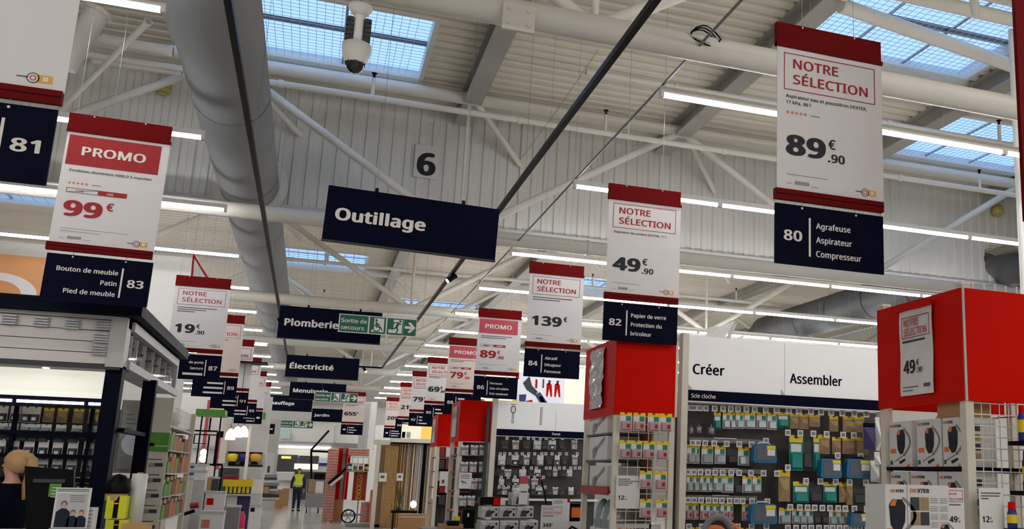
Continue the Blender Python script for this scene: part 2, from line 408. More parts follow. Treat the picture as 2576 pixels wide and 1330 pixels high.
sprinkler(31.0, EYE+.2*31, LEFT_X, RIGHT_X, [31*.0, 31*.27, 31*.44], 'white sprinkler pipe behind the corrugated wall, first beyond it')
sprinkler(40.0, 8.1, LEFT_X, RIGHT_X, [0, 6, 12], 'white sprinkler pipe far down the hall')

# ------------------------------------------------------------------ air ducts
dt = thing('fabric_air_duct', 'long grey fabric air duct running down the hall over the aisle', 'duct', (-1.55, 20, 6.6))
DCX, DCZ, DR = -1.46, 6.72, 0.50
MB().tube([(DCX, -8, DCZ), (DCX, WY, DCZ)], DR, 28, caps=False).build('duct_tube', M['duct'], dt)
MB().tube([(DCX, WY, DCZ), (DCX, 60, DCZ)], DR, 28).build('duct_tube', M['duct'], dt)
for y in range(6, 60, 4):
    MB().tube([(DCX, y, DCZ), (DCX, y+.05, DCZ)], DR*1.012, 28, caps=False).build('seam', M['duct'], dt)
MB().lathe([(DR*1.0, 0), (DR*1.3, -.04), (DR*1.3, -.05), (DR, -.06)], (DCX, WY-.02, DCZ), 28, axis='y').build('wall_collar', M['wallsheet'], dt)
dt = thing('steel_air_duct', 'dark grey round steel duct passing through a round hole in the wall', 'duct', (DX2, WY, DZ2))
_e = at(1925, 835, 33.0)
MB().tube([(DX2, WY+.6, DZ2-.1), (DX2-.02, WY+1.2, DZ2-.05), _e], [.42, .58, .58], 24).build('duct_tube', M['ductdk'], dt)
MB().tube([(DX2, WY+.6, DZ2-.2), (DX2+.05, WY-.4, DZ2-.26), (DX2+.6, WY-.9, DZ2-.28), (DX2+3, WY-1.1, DZ2-.28)], 0.40, 20).build('branch', M['ductdk'], dt)
for k in range(1, 6):
    q = Vector((DX2-.02, WY+1.2, DZ2-.05)).lerp(_e, k/5.5); MB().tube([q, q+Vector((0, .06, 0))], 0.61, 24, caps=False).build('flange', M['ductdk'], dt)
MB().tube([_e+Vector((0, -.3, 0)), _e+Vector((-.1, .5, -.2)), _e+Vector((-.1, .7, -1.6))], .56, 20).build('elbow', M['ductdk'], dt)
# roof bracing, column and gusset near the right edge
t = thing('roof_brace', 'cream diagonal roof brace crossing below the large skylight', 'brace', (8.7, 11.6, 8.3)); MB().tube([(6.5, 11.2, 8.32), (11.2, 12.1, 8.32)], .11, 10).build('brace_tube', M['cream'], t); MB().tube([(6.45, 11.0, 8.3), (6.45, 11.0, 8.6)], .05, 8).build('bracket', M['cream'], t)
t = thing('roof_brace', 'cream roof tube along the near edge of the large skylight', 'brace', (10, 10.6, 8.3)); MB().tube([(6.45, 10.55, 8.3), (15, 10.55, 8.3)], .10, 10).build('brace_tube', M['cream'], t); MB().tube([(6.45, 10.55, 8.3), (6.45, 10.55, 8.6)], .05, 8).build('bracket', M['cream'], t)
for (u0, v0, u1, v1, ya, yb, r, lb) in ((160, 168, 248, 26, 14.6, 14.6, .16, 'thick cream roof tube behind the cropped price banner'), (138, 288, 374, 54, 16.9, 14.2, .045, 'thin cream roof tie crossing behind the cropped price banner'),
        (256, 96, 436, 130, 15.9, 15.9, .075, 'short cream roof crossbar, upper one left of the grey duct'), (234, 152, 458, 182, 16.7, 16.7, .065, 'short cream roof crossbar, lower one left of the grey duct')):
    a_, b_ = at(u0, v0, ya), at(u1, v1, yb); t = thing('roof_brace', lb, 'brace', a_); MB().tube([a_, b_], r, 10).build('brace_tube', M['cream'], t); MB().tube([b_-(b_-a_).normalized()*.06, b_], r*1.25, 10).build('end_collar', M['cream'], t)
_c = at(1305, 45, 8.34); t = thing('gusset_plate', 'square steel gusset plate on the nearest truss chord', 'plate', (_c.x, 8.36, _c.z-.14)); MB().box(_c.x-.15, _c.x+.15, 8.33, 8.37, _c.z-.13, _c.z+.13).build('plate', M['cream'], t)
for a_ in (-.09, .09):
    for b_ in (-.07, .07): MB().tube([(_c.x+a_, 8.315, _c.z+b_), (_c.x+a_, 8.34, _c.z+b_)], .018, 6).build('bolt', M['cream'], t)
_c = at(2564, 480, 11.0); t = thing('steel_column', 'slim white steel column at the right edge', 'column', (_c.x, 11, 0)); MB().tube([(_c.x, 11, 0), (_c.x, 11, DECK_Z-.34)], .05, 12).build('shaft', M['white'], t); MB().box(_c.x-.12, _c.x+.12, 10.88, 11.12, 0, .02).build('foot_plate', M['white'], t)
# ------------------------------------------------------------------ rows of linear lamps
tubem = mat('lamp_diffuser', (255,250,240), 0.4, vary=0.0, emit=(250,251,255), estr=TUBE_POWER)
LZ, LP, LL = 5.75, 3.73, 2.28
def lamp_proto():
    t = thing('linear_lamp', 'slim white linear ceiling lamp', 'lamp', (0, 0, LZ), 'linear lamps in rows')
    MB().box(-LL/2+.02, LL/2-.02, -.03, .03, LZ+.0, LZ+.07).build('housing', M['white'], t)
    mb = MB(); n = 8
    prof = [(.03*math.cos(math.pi*.78+math.pi*1.44*k/n), -.02+.03*math.sin(math.pi*.78+math.pi*1.44*k/n)) for k in range(n+1)]
    for (ya, za), (yb, zb) in zip(prof, prof[1:]):
        mb.face([(-LL/2+.04, ya, LZ+za), (LL/2-.04, ya, LZ+za), (LL/2-.04, yb, LZ+zb), (-LL/2+.04, yb, LZ+zb)])
    mb.build('diffuser', tubem, t)
    for x in (-LL/2, LL/2-.04): MB().box(x, x+.04, -.034, .034, LZ-.052, LZ+.07).build('end_cap', M['white'], t)
    for x in (-.7, .7): MB().tube([(x, 0, LZ+.06), (x, 0, DECK_Z-.002)], .0012, 3, caps=False).build('hanging_wire', M['cream'], t)
    return t
lamp0 = lamp_proto(); used = [False]
ORD = ['first', 'second', 'third', 'fourth', 'fifth', 'sixth', 'seventh', 'eighth', 'ninth', 'tenth', 'eleventh', 'twelfth', 'thirteenth', 'fourteenth', 'fifteenth', 'sixteenth', 'seventeenth', 'eighteenth', 'nineteenth', 'twentieth', 'twenty-first', 'twenty-second', 'twenty-third', 'twenty-fourth', 'twenty-fifth', 'twenty-sixth', 'twenty-seventh', 'twenty-eighth', 'twenty-ninth', 'thirtieth']
def lamp(x, y, label):
    if not used[0]:
        used[0] = True; lamp0.location = (x, y, LZ); lamp0['label'] = label; WL[lamp0.name] = Vector((x, y, LZ)); return
    r = copy_tree(lamp0, (x, y, LZ), label)
    if 15 < x < 17.5 and y > 18:      # under the steel duct: carried by the neighbouring lamps, no wires of its own
        for c in [c for c in bpy.data.objects if c.parent == r and c.name.startswith('hanging_wire')]: bpy.data.objects.remove(c)
for k in range(-5, 14):
    y = 9.4 + LP*k
    row = ('%s row from the front' % ORD[k]) if k >= 0 else ('%s row overhead behind the camera' % ORD[-k-1])
    nr = 5 if k < 0 else min(5, int((.87*y-3.2)/LL)+1) if k < 3 else 7 if k < 8 else 5
    nl = 4 if k < 0 else max(1, min(4, int((.29*y-1.6)/LL)+1)) if k < 7 else 3
    yr = y if k < 2 else (17.88, 21.7, 25.5, 28.95, 32.6, 35.85)[k-2] if k < 8 else 39.5+3.7*(k-8)
    for i in range(nr): lamp(3.2+LL*(i+.5), yr, 'linear lamp, %s, %s tube right of the aisle' % (row, ORD[i]))
    for i in range(nl): lamp(-1.6-LL*(i+.5), y, 'linear lamp, %s, %s tube left of the aisle' % (row, ORD[i]))
# lamp supply conduits running down the hall
for x, lb in ((3.25, 'thin grey conduit carrying the right-hand lamp rows'),):
    tag(MB().tube([(x, -6, LZ+.12), (x, 58, LZ+.12)], 0.016, 6).build('conduit', M['grey']), lb, 'conduit')
# ================================================================== hanging signs
SIGN_TOP = 4.80
def wires(t, x0, x1, Y, z0, z1=DECK_Z):
    for x in (x0, x1): MB().tube([(x, Y, z0), (x, Y, z1)], 0.0022, 4, caps=False).build('hanging_wire', M['steel'], t)
def tinylines(pl, mb, rows, m, off):
    for a0, a1, b, t in rows: pl.rect(mb, a0, b, a1, b+t, off, m)
def star_poly(pl, mb, a, b, r, off, m):
    pl.poly(mb, [(a+(r if k % 2 == 0 else r*.45)*math.sin(math.pi*k/5), b-(r if k % 2 == 0 else r*.45)*math.cos(math.pi*k/5)) for k in range(10)], off, m)
def score_logo(pl, a, b, s, t, off):
    mb = MB()
    pl.rect(mb, a, b+.012*s, a+.055*s, b+.019*s, off, 0)
    for r, m in ((.03, 0), (.024, 1), (.016, 2), (.01, 1)): pl.disc(mb, a+.075*s, b+.017*s, r*s, off=off+.0004*(3-r*100), m=m)
    pl.rect(mb, a+.095*s, b-.004*s, a+.165*s, b+.04*s, off, 3); pl.rect(mb, a+.12*s, b+.004*s, a+.145*s, b+.03*s, off+.001, 1)
    mb.build('score_logo', [M['ink'], M['paper'], M['rose'], M['amber']], t)
def banner(x0, Y, label, kind, price=None, cents=None, desc=None, stars=0, paper='paper', tiny=True, header=True, ztop=SIGN_TOP, W=.84, tilt=0.0, cat='price banner', was=False):
    t = thing('price_banner', label, cat, (x0+W/2, Y, ztop-1.285), 'red and white hanging price banners')
    far = Y > 24
    pl = Plane((x0, Y, ztop), (1, 0, -tilt), (0, -1, 0), (tilt, 0, 1))
    e = .0022 if not far else .010
    mb = MB(); pl.slab(mb, .0, 0, W, .17, -.03, .012); mb.build('header_bar', M['redbar'], t)
    if not far:
        mb = MB(); pl.slab(mb, .0, .15, W+.012, .178, -.02, .016); mb.build('header_lip', M['redbar'], t)
        for a in (.2, .62):
            mb = MB(); pl.disc(mb, a, .012, .007, off=.014, n=8); mb.build('rivet', M['signwhite'], t)
    # slightly wavy sheet of paper
    mb = MB(); nx, nz = (6, 9) if not far else (1, 1)
    w = lambda i, j: 0.0007*math.sin(i*1.7+j*.6+Y) if not far else 0
    P = [[pl.p(.008+(W)*i/nx, .17+1.05*j/nz, w(i, j)) for i in range(nx+1)] for j in range(nz+1)]
    Q = [[pl.p(.008+(W)*i/nx, .17+1.05*j/nz, w(i, j)-.004) for i in range(nx+1)] for j in range(nz+1)]
    for j in range(nz):
        for i in range(nx):
            mb.face([P[j+1][i], P[j+1][i+1], P[j][i+1], P[j][i]], 0, True); mb.face([Q[j][i], Q[j][i+1], Q[j+1][i+1], Q[j+1][i]], 0, True)
    mb.build('paper_sheet', M[paper], t)
    mb = MB(); pl.slab(mb, -.004, 1.212, W, 1.285, -.03, .014); mb.build('footer_bar', M['redbar'], t)
    if not far:
        mb = MB(); pl.slab(mb, -.004, 1.245, W, 1.249, .012, .017); mb.build('footer_groove', M['navyd'], t)
    if kind == 'NS':
        mb = MB(); pl.frame(mb, .06, .216, .79, .49, .006 if not far else .009, e); mb.build('printed_frame', M['redp'], t)
        mb = MB(); pl.text(mb, 'NOTRE', .13, .325, .084, width=.36, off=e, bold=.025); pl.text(mb, 'SÉLECTION', .13, .44, .084, width=.60, off=e, bold=.025)
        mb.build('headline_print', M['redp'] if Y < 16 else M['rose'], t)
    elif kind == 'PROMO':
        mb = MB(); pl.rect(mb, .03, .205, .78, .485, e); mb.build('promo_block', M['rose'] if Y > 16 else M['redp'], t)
        mb = MB(); pl.text(mb, 'PROMO', .405, .385, .098, width=.52, off=e*2, bold=.035, align='c'); mb.build('headline_print', M['signwhite'], t)
    mb = MB()
    if desc:
        for k, s in enumerate(desc):
            if isinstance(s, str): pl.text(mb, s, .075, .547+.045*k, .028, off=e, bold=.022, squeeze=1.12)
            else: pl.rect(mb, .075, .53+.034*k, .075+s, .543+.034*k, e)
    if desc: mb.build('product_print', M['black'] if isinstance(desc[0], str) else M['ink'], t)
    col = 'redp' if (kind == 'PROMO') else 'black'
    pb = .955
    if price:
        mb = MB(); w = pl.text(mb, price, .075, pb, .165, off=e, bold=.055, squeeze=1.36)
        a = .075+w+.035
        if cents:
            pl.text(mb, '€', a-.015, pb-.078, .085, off=e, bold=.03); pl.text(mb, '.'+cents, a-.02, pb+.018, .072, off=e, bold=.035, squeeze=1.15)
        else: pl.text(mb, '€', a-.01, pb-.078, .085, off=e, bold=.035)
        mb.build('price_print', M[col], t)
    if stars:
        mb = MB()
        for k in range(5): star_poly(pl, mb, .09+.034*k, .655, .015, e, 0 if k < stars else 1)
        pl.rect(mb, .27, .652, .34, .66, e, 1)
        mb.build('rating_stars', [M['star'], M['inklt']], t)
    if was:
        mb = MB(); pl.frame(mb, .075, .70, .33, .745, .005, e, 0); pl.line(mb, .08, .742, .325, .705, .004, e, 0); (pl.text(mb, was[0], .15, .735, .026, off=e, bold=.02, m=0) if was[0] else pl.rect(mb, .14, .715, .24, .732, e, 0))
        pl.rect(mb, .33, .70, .56, .745, e, 1); (pl.text(mb, was[1], .39, .735, .026, off=e*2, bold=.02, m=2) if was[1] else pl.rect(mb, .39, .716, .5, .73, e*2, 2))
        mb.build('old_price_print', [M['ink'], M['redp'], M['signwhite']], t)
    if tiny:
        mb = MB(); tinylines(pl, mb, [(.08, .40, 1.10, .005), (.08, .12, 1.165, .004), (.27, .33, 1.17, .004)] + ([(.08, .62, 1.075, .004)] if was else []), 0, e)
        for k in range(16): pl.rect(mb, .145+.007*k, 1.145, .149+.007*k+(.002 if k % 3 else 0), 1.172, e)
        mb.build('fine_print', M['inklt'], t)
        score_logo(pl, .62, 1.14, 1.0, t, e)
    wires(t, x0+(.2 if x0 > 0 else .06), x0+(.62 if x0 > 0 else .34), Y, ztop-.02)
    return t
def aisle_sign(x0, Y, num, lines, side, label, ztop=SIGN_TOP-1.315, W=.84, tilt=0.0):
    t = thing('aisle_sign', label, 'aisle sign', (x0+W/2, Y, ztop-.415), 'navy aisle number signs')
    far = Y > 24; e = .002 if not far else .010
    pl = Plane((x0, Y, ztop), (1, 0, -tilt), (0, -1, 0), (tilt, 0, 1))
    mb = MB(); pl.slab(mb, 0, 0, W, .415, -.02, .0); mb.build('panel', M['navy'], t)
    mb = MB()
    if side == 'R':
        (pl.text(mb, num, .06, .25, .085, width=.14, off=e, bold=.035) if num else pl.rect(mb, .08, .18, .18, .24, e)); pl.rect(mb, .25, .08, .265, .35, e); a, al = .305, 'l'
    else:
        (pl.text(mb, num, .655, .25, .085, width=.135, off=e, bold=.035) if num else pl.rect(mb, .67, .18, .77, .24, e)); pl.rect(mb, .60, .08, .615, .35, e); a, al = .575, 'r'
    for k, s in enumerate(lines):
        b = .155+.098*k
        if isinstance(s, str): pl.text(mb, s, a, b-.006, .05, off=e, bold=.03, align=al, squeeze=.95)
        else: pl.rect(mb, a if al == 'l' else a-s, b-.045, (a+s) if al == 'l' else a, b-.008, e)
    mb.build('lettering', M['signwhite'], t)
    for x in ((.2, .62) if side == 'R' else (.06, .34)) if Y > 12 else (.2, .62):
        mb = MB(); pl.disc(mb, x, .018, .008, off=e, n=8); mb.build('rivet', M['signwhite'], t)
        if Y > 26: MB().tube([pl.p(x, .01, -.01), pl.p(x, -.35 if lines and Y < 44.2 else -5.2, -.01)], .003, 4).build('hanging_wire', M['steel'], t)
        mb = MB(); q = pl.p(x, .0, -.012); mb.tube([q, q+Vector((0, 0, .09))], .003, 5); mb.build('link', M['steel'], t)
    return t
XR, XL = 2.80, -2.33
# --- right row
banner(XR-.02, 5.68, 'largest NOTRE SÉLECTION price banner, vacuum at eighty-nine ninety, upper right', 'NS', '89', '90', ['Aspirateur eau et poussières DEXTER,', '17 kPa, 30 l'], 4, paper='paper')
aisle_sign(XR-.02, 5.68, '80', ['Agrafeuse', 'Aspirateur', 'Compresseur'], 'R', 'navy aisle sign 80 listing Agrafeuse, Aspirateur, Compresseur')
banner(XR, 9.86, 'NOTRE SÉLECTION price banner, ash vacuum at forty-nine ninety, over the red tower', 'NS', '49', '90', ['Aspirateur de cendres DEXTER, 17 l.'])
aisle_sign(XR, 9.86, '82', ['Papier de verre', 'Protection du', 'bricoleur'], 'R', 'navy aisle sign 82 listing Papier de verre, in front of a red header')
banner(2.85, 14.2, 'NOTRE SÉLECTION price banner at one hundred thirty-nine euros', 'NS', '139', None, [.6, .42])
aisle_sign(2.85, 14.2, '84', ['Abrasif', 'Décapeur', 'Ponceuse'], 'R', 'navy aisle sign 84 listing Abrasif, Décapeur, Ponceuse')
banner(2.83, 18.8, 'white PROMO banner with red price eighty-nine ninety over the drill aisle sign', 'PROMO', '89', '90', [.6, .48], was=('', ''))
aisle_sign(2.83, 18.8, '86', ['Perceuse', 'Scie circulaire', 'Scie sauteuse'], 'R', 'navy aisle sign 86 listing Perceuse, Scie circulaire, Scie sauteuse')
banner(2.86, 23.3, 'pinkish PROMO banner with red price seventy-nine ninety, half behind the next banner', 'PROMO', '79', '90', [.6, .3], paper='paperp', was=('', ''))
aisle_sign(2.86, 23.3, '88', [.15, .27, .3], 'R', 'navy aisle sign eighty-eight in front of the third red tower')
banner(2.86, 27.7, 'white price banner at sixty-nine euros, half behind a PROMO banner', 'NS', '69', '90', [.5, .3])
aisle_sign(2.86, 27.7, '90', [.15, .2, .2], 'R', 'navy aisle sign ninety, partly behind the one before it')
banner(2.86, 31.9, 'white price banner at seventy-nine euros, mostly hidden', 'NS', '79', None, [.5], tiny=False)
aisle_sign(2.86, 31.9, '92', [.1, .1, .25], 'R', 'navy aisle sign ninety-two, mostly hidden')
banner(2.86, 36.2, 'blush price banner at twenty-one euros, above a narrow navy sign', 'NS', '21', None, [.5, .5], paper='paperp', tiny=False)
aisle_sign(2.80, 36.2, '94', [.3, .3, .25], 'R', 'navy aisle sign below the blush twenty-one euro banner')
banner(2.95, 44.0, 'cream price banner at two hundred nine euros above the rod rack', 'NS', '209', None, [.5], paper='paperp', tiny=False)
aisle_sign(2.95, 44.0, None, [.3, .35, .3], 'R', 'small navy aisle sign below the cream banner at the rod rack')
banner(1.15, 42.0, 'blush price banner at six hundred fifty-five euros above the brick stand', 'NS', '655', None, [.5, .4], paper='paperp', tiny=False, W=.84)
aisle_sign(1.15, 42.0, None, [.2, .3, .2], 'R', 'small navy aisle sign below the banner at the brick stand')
# --- left row
banner(XL+.09, 5.75, 'cropped white price banner at the left edge above sign 81', None)
aisle_sign(XL+.08, 5.75, '81', [], 'L', 'navy aisle sign 81 cut by the left edge')
banner(XL, 9.9, 'large white PROMO banner with red price ninety-nine over the handle kiosk', 'PROMO', '99', None, ['Escabeau aluminium HAILO 5 marches'], 5, was=('119€', '-20€'), tilt=.012)
aisle_sign(XL, 9.9, '83', ['Bouton de meuble', 'Patin', 'Pied de meuble'], 'L', 'navy aisle sign 83 listing Bouton de meuble, Patin, Pied de meuble', tilt=.012)
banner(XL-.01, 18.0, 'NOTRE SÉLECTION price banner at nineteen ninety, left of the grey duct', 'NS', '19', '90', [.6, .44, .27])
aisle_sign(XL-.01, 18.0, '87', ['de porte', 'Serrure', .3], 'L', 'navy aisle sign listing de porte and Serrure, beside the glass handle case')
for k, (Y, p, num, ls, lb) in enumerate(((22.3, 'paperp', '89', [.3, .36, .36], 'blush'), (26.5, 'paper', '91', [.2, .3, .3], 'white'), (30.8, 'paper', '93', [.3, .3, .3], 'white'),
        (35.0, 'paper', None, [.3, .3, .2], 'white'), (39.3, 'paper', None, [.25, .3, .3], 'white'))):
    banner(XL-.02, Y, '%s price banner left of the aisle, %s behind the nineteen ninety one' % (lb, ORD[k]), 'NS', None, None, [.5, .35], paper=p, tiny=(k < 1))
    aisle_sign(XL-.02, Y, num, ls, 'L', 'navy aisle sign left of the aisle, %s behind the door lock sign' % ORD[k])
aisle_sign(XL+.1, 44.5, None, [.3, .3, .3], 'L', 'farthest small navy aisle sign of the left row')
# --- big department signs above the aisle
def dept(x0, x1, Y, zt, zb, text, a0, aw, label, cap=.17, tilt=0.0, base=.60):
    t = thing('department_sign', label, 'department sign', ((x0+x1)/2, Y, zb), 'navy department signs over the aisle')
    pl = Plane((x0, Y, zt), (1, 0, -tilt), (0, -1, 0), (tilt, 0, 1)); w, h = x1-x0, zt-zb
    mb = MB(); pl.slab(mb, 0, 0, w, h, -.06, 0); mb.build('panel', M['navy'], t)
    mb = MB(); pl.slab(mb, -.006, h-.012, w+.006, h+.004, -.062, .003); mb.build('bottom_rail', M['dkgrey'], t)
    mb = MB(); pl.text(mb, text, a0*w, base*h, cap, width=aw*w, off=.002 if Y < 20 else .012, bold=.045); mb.build('lettering', M['signwhite'], t)
    for a in ((.27, .78) if x0 > -1.5 else (.04, .62)):
        q = pl.p(a*w, 0, -.03)
        MB().box(q.x-.02, q.x+.02, q.y-.02, q.y+.02, q.z, q.z+.05).build('clamp', M['blackm'], t)
        MB().tube([q, (q.x, q.y, DECK_Z)], .003, 4, caps=False).build('hanging_wire', M['steel'], t)
    return t
dept(-.07, 1.93, 11.69, 4.91, 4.25, 'Outillage', .055, .515, 'navy hanging sign reading Outillage', tilt=.026)
dept(-.81, 1.19, 21.22, 4.92, 4.25, 'Plomberie', .055, .52, 'navy hanging sign reading Plomberie behind the emergency exit sign')
dept(-.83, 1.17, 30.24, 4.89, 4.25, 'Électricité', .05, .60, 'navy hanging sign reading Électricité')
dept(-.86, 1.13, 39.3, 4.86, 4.22, 'Menuiserie', .06, .62, 'navy hanging sign reading Menuiserie')
dept(-2.1, -.02, 48.3, 4.95, 4.25, 'Chauffage', .08, .55, 'navy hanging sign ending in uffage, left of the Jardin sign')
dept(.0, 1.9, 57.5, 4.95, 4.25, 'Jardin', .06, .42, 'farthest navy hanging sign reading Jardin')
def exit_sign(x0, Y, zt, s, label):
    t = thing('exit_sign', label, 'exit sign', (x0+.74*s, Y, zt-.38*s), 'green emergency exit signs')
    pl = Plane((x0, Y, zt)); e = .004 if Y < 25 else .012
    W, Hh = 1.48*s, .36*s
    mb = MB(); pl.slab(mb, 0, 0, W, Hh, -.02, 0); mb.build('board', M['signwhite'], t)
    cells = [(0, .565), (.565, .90), (.90, 1.235), (1.235, 1.48)]
    for (a, b), c in zip([(.02, .55), (.575, .885), (.91, 1.22), (1.225, 1.47)], range(4)):
        mb = MB(); pl.rect(mb, a*s, .015*s, b*s, .345*s, e*.5); mb.build('green_tile', M['green'], t)
    mb = MB(); pl.text(mb, 'Sortie de', .045*s, .165*s, .095*s, width=.48*s, off=e, bold=.02); pl.text(mb, 'secours', .05*s, .30*s, .095*s, width=.43*s, off=e, bold=.02)
    mb.build('lettering', M['signwhite'], t)
    # wheelchair user in a doorway
    mb = MB(); pl.rect(mb, .66*s, .04*s, .85*s, .31*s, e, 0); pl.poly(mb, [(.60*s, .31*s), (.66*s, .24*s), (.66*s, .31*s)], e, 0)
    c = (.715, .235)
    pl.disc(mb, c[0]*s, c[1]*s, .075*s, off=e*1.3, m=1, n=18); pl.disc(mb, c[0]*s, c[1]*s, .055*s, off=e*1.5, m=0, n=18)
    pl.disc(mb, .70*s, .08*s, .024*s, off=e*1.8, m=1)
    pl.line(mb, .70*s, .11*s, .71*s, .21*s, .03*s, e*1.8, 1); pl.line(mb, .70*s, .21*s, .79*s, .215*s, .025*s, e*1.8, 1); pl.line(mb, .785*s, .21*s, .825*s, .28*s, .022*s, e*1.8, 1); pl.line(mb, .70*s, .15*s, .77*s, .16*s, .02*s, e*1.8, 1)
    mb.build('wheelchair_pictogram', [M['signwhite'], M['green']], t)
    # running figure in a doorway
    mb = MB(); pl.rect(mb, 1.03*s, .04*s, 1.20*s, .31*s, e, 0); pl.rect(mb, .94*s, .24*s, 1.03*s, .31*s, e, 0)
    pl.disc(mb, 1.155*s, .07*s, .024*s, off=e*1.8, m=1)
    for q in ((1.13, .10, 1.09, .19, .045), (1.09, .19, 1.12, .25, .03), (1.12, .25, 1.09, .31, .025), (1.09, .19, 1.03, .23, .03), (1.03, .23, .95, .225, .025), (1.12, .11, 1.19, .13, .02), (1.12, .10, 1.04, .10, .02), (1.04, .10, 1.02, .16, .02)):
        pl.line(mb, *[x*s for x in q], e*1.8, 1)
    mb.build('running_pictogram', [M['signwhite'], M['green']], t)
    mb = MB(); pl.poly(mb, [(1.25*s, .155*s), (1.37*s, .155*s), (1.31*s, .09*s), (1.35*s, .07*s), (1.46*s, .18*s), (1.35*s, .29*s), (1.31*s, .27*s), (1.37*s, .205*s), (1.25*s, .205*s)], e); mb.build('arrow', M['signwhite'], t)
    wires(t, x0+.25*s, x0+1.2*s, Y+.01, zt)
exit_sign(.32, 20.0, 4.66, 1.0, 'green emergency exit sign Sortie de secours over the Plomberie sign')
_p = at(792, 984, 38.3); exit_sign(_p.x, 38.3, _p.z, 1.02, 'green emergency exit sign below the Menuiserie sign')
_p = at(706, 1056, 52.0); exit_sign(_p.x, 52.0, _p.z, 1.02, 'small green exit sign farthest down the aisle')

# ------------------------------------------------------------------ black lighting track hung over the aisle
tr = thing('lighting_track', 'black lighting track forming a long loop over the aisle', 'lighting track', (.65, 20, 5.4))
TZ, TX0, TX1, TY = 5.40, -.963, 2.255, 37.6
for x in (TX0, TX1):
    mb = MB(); mb.box(x-.03, x+.03, -4, TY+.03, TZ-.03, TZ+.03); mb.build('rail', M['blackm'], tr)
MB().box(TX0, TX1, TY-.03, TY+.03, TZ-.03, TZ+.03).build('cross_rail', M['blackm'], tr)
for x in (TX0, TX1):
    for y in (6, 12, 18.45, 24, 30, 36): MB().tube([(x+.025, y, TZ), (x+.025, y, DECK_Z)], .003, 4, caps=False).build('hanging_wire', M['steel'], tr)
lens = mat('spot_lens', (255,240,215), 0.3, vary=0, emit=(255,232,200), estr=14)
def spot(x, y, d, label):
    t = thing('track_spotlight', label, 'spotlight', (x, y, TZ-.2), 'black track spotlights')
    p = Vector((x, y, TZ-.03)); d = Vector(d).normalized(); c = p+Vector((0, 0, -.08))
    MB().tube([p, c], .012, 6).build('stem', M['blackm'], t)
    MB().tube([c-d*.10, c+d*.10], .05, 14).build('spot_body', M['blackm'], t)
    MB().tube([c+d*.10, c+d*.106], .042, 14).build('lens', lens, t)
spot(TX1-.01, 18.6, (-.75, -.2, -.6), 'black track spotlight below the Outillage sign')
spot(TX0, 26.3, (.4, .5, -.7), 'black track spotlight left of the Électricité sign')
spot(TX0, 29.0, (.3, .6, -.7), 'black track spotlight at the corner of the Électricité sign')
spot(TX1-.6, 37.5, (.4, -.5, -.7), 'black track spotlight right of the Électricité sign')

# ------------------------------------------------------------------ dome camera, cable coil, sirens
c = at(907, 22, 8.5); t = thing('dome_camera', 'white dome security camera hanging from the nearest truss', 'camera', (c.x, c.y, c.z-.55))
MB().lathe([(0, .03), (.1, .03), (.105, .0), (.075, -.05), (.045, -.075), (0, -.075)], c, 18).build('mount', M['white'], t)
MB().tube([(c.x, c.y, c.z+.14), c], .012, 6).build('rod', M['grey'], t)
MB().tube([c+Vector((0, 0, -.05)), c+Vector((0, 0, -.34))], .048, 14).build('neck', M['white'], t)
for sx in (-1, 1):
    mb = MB()
    for k in range(5): mb.box(c.x+sx*.075-.03, c.x+sx*.075+.03, c.y-.05, c.y+.06, c.z-.14-.045*k, c.z-.108-.045*k)
    mb.box(c.x+sx*.07-.02, c.x+sx*.07+.02, c.y-.04, c.y+.05, c.z-.34, c.z-.1); mb.build('cooling_fins', M['dkgrey'], t)
MB().lathe([(0, -.32), (.09, -.33), (.122, -.345), (.122, -.40), (.112, -.46), (.09, -.515), (.085, -.52), (0, -.52)], c, 20).build('camera_housing', M['white'], t)
MB().lathe([(.088, -.505), (.084, -.54), (.065, -.58), (.035, -.605), (0, -.612)], c, 20).build('dome', mat('smoked_dome', (16,14,16), 0.08, vary=0, spec=0.8), t)
c = at(1772, 92, 8.42); t = thing('cable_coil', 'coil of black and white cable lying on the nearest truss', 'cable', (c.x, c.y, c.z-.08))
for k in range(6):
    pts = [(c.x+(.15+.010*(k % 3))*math.cos(a*math.pi/8)*(1+.1*math.sin(k)), c.y+.06*math.sin(k*2.1)+.03*math.sin(a), c.z-.01+(.085+.014*(k % 2))*math.sin(a*math.pi/8)+.01*math.cos(k*3)) for a in range(17)]
    MB().tube(pts, .008, 6, caps=False).build('cable_loop', M['blackm'] if k % 2 else M['ltgrey'], t)
for (u, v), lb in (((2510, 530), 'yellowed alarm siren on the corrugated wall at right'), ((410, 220), 'yellowed alarm siren on the corrugated wall behind the grey duct')):
    c = at(u, v, WY-.16); sm = mat('aged_yellow_plastic', (188,170,88), 0.5)
    t = thing('alarm_siren', lb, 'siren', (c.x, c.y, c.z-.14), 'yellowed sirens on the wall')
    MB().lathe([(0, .16), (.07, .15), (.13, .07), (.145, 0), (.14, -.07), (.125, -.085), (0, -.085)], c, 16).build('siren_body', sm, t)
    MB().lathe([(.0, -.085), (.08, -.085), (.075, -.13), (0, -.13)], c, 12).build('siren_horn', sm, t)
t = thing('hanging_cable', 'thin looped cable dangling under the skylight', 'cable', at(1290, 260, 14), None)
for (u0, v0, u1, v1, y0, y1) in ((1505, 125, 1310, 400, 12.5, 16.5),):
    MB().tube([at(u0, v0, y0), at((u0+u1)/2, (v0+v1)/2+6, (y0+y1)/2), at(u1, v1, y1)], .006, 5).build('cable', M['beam'], t)

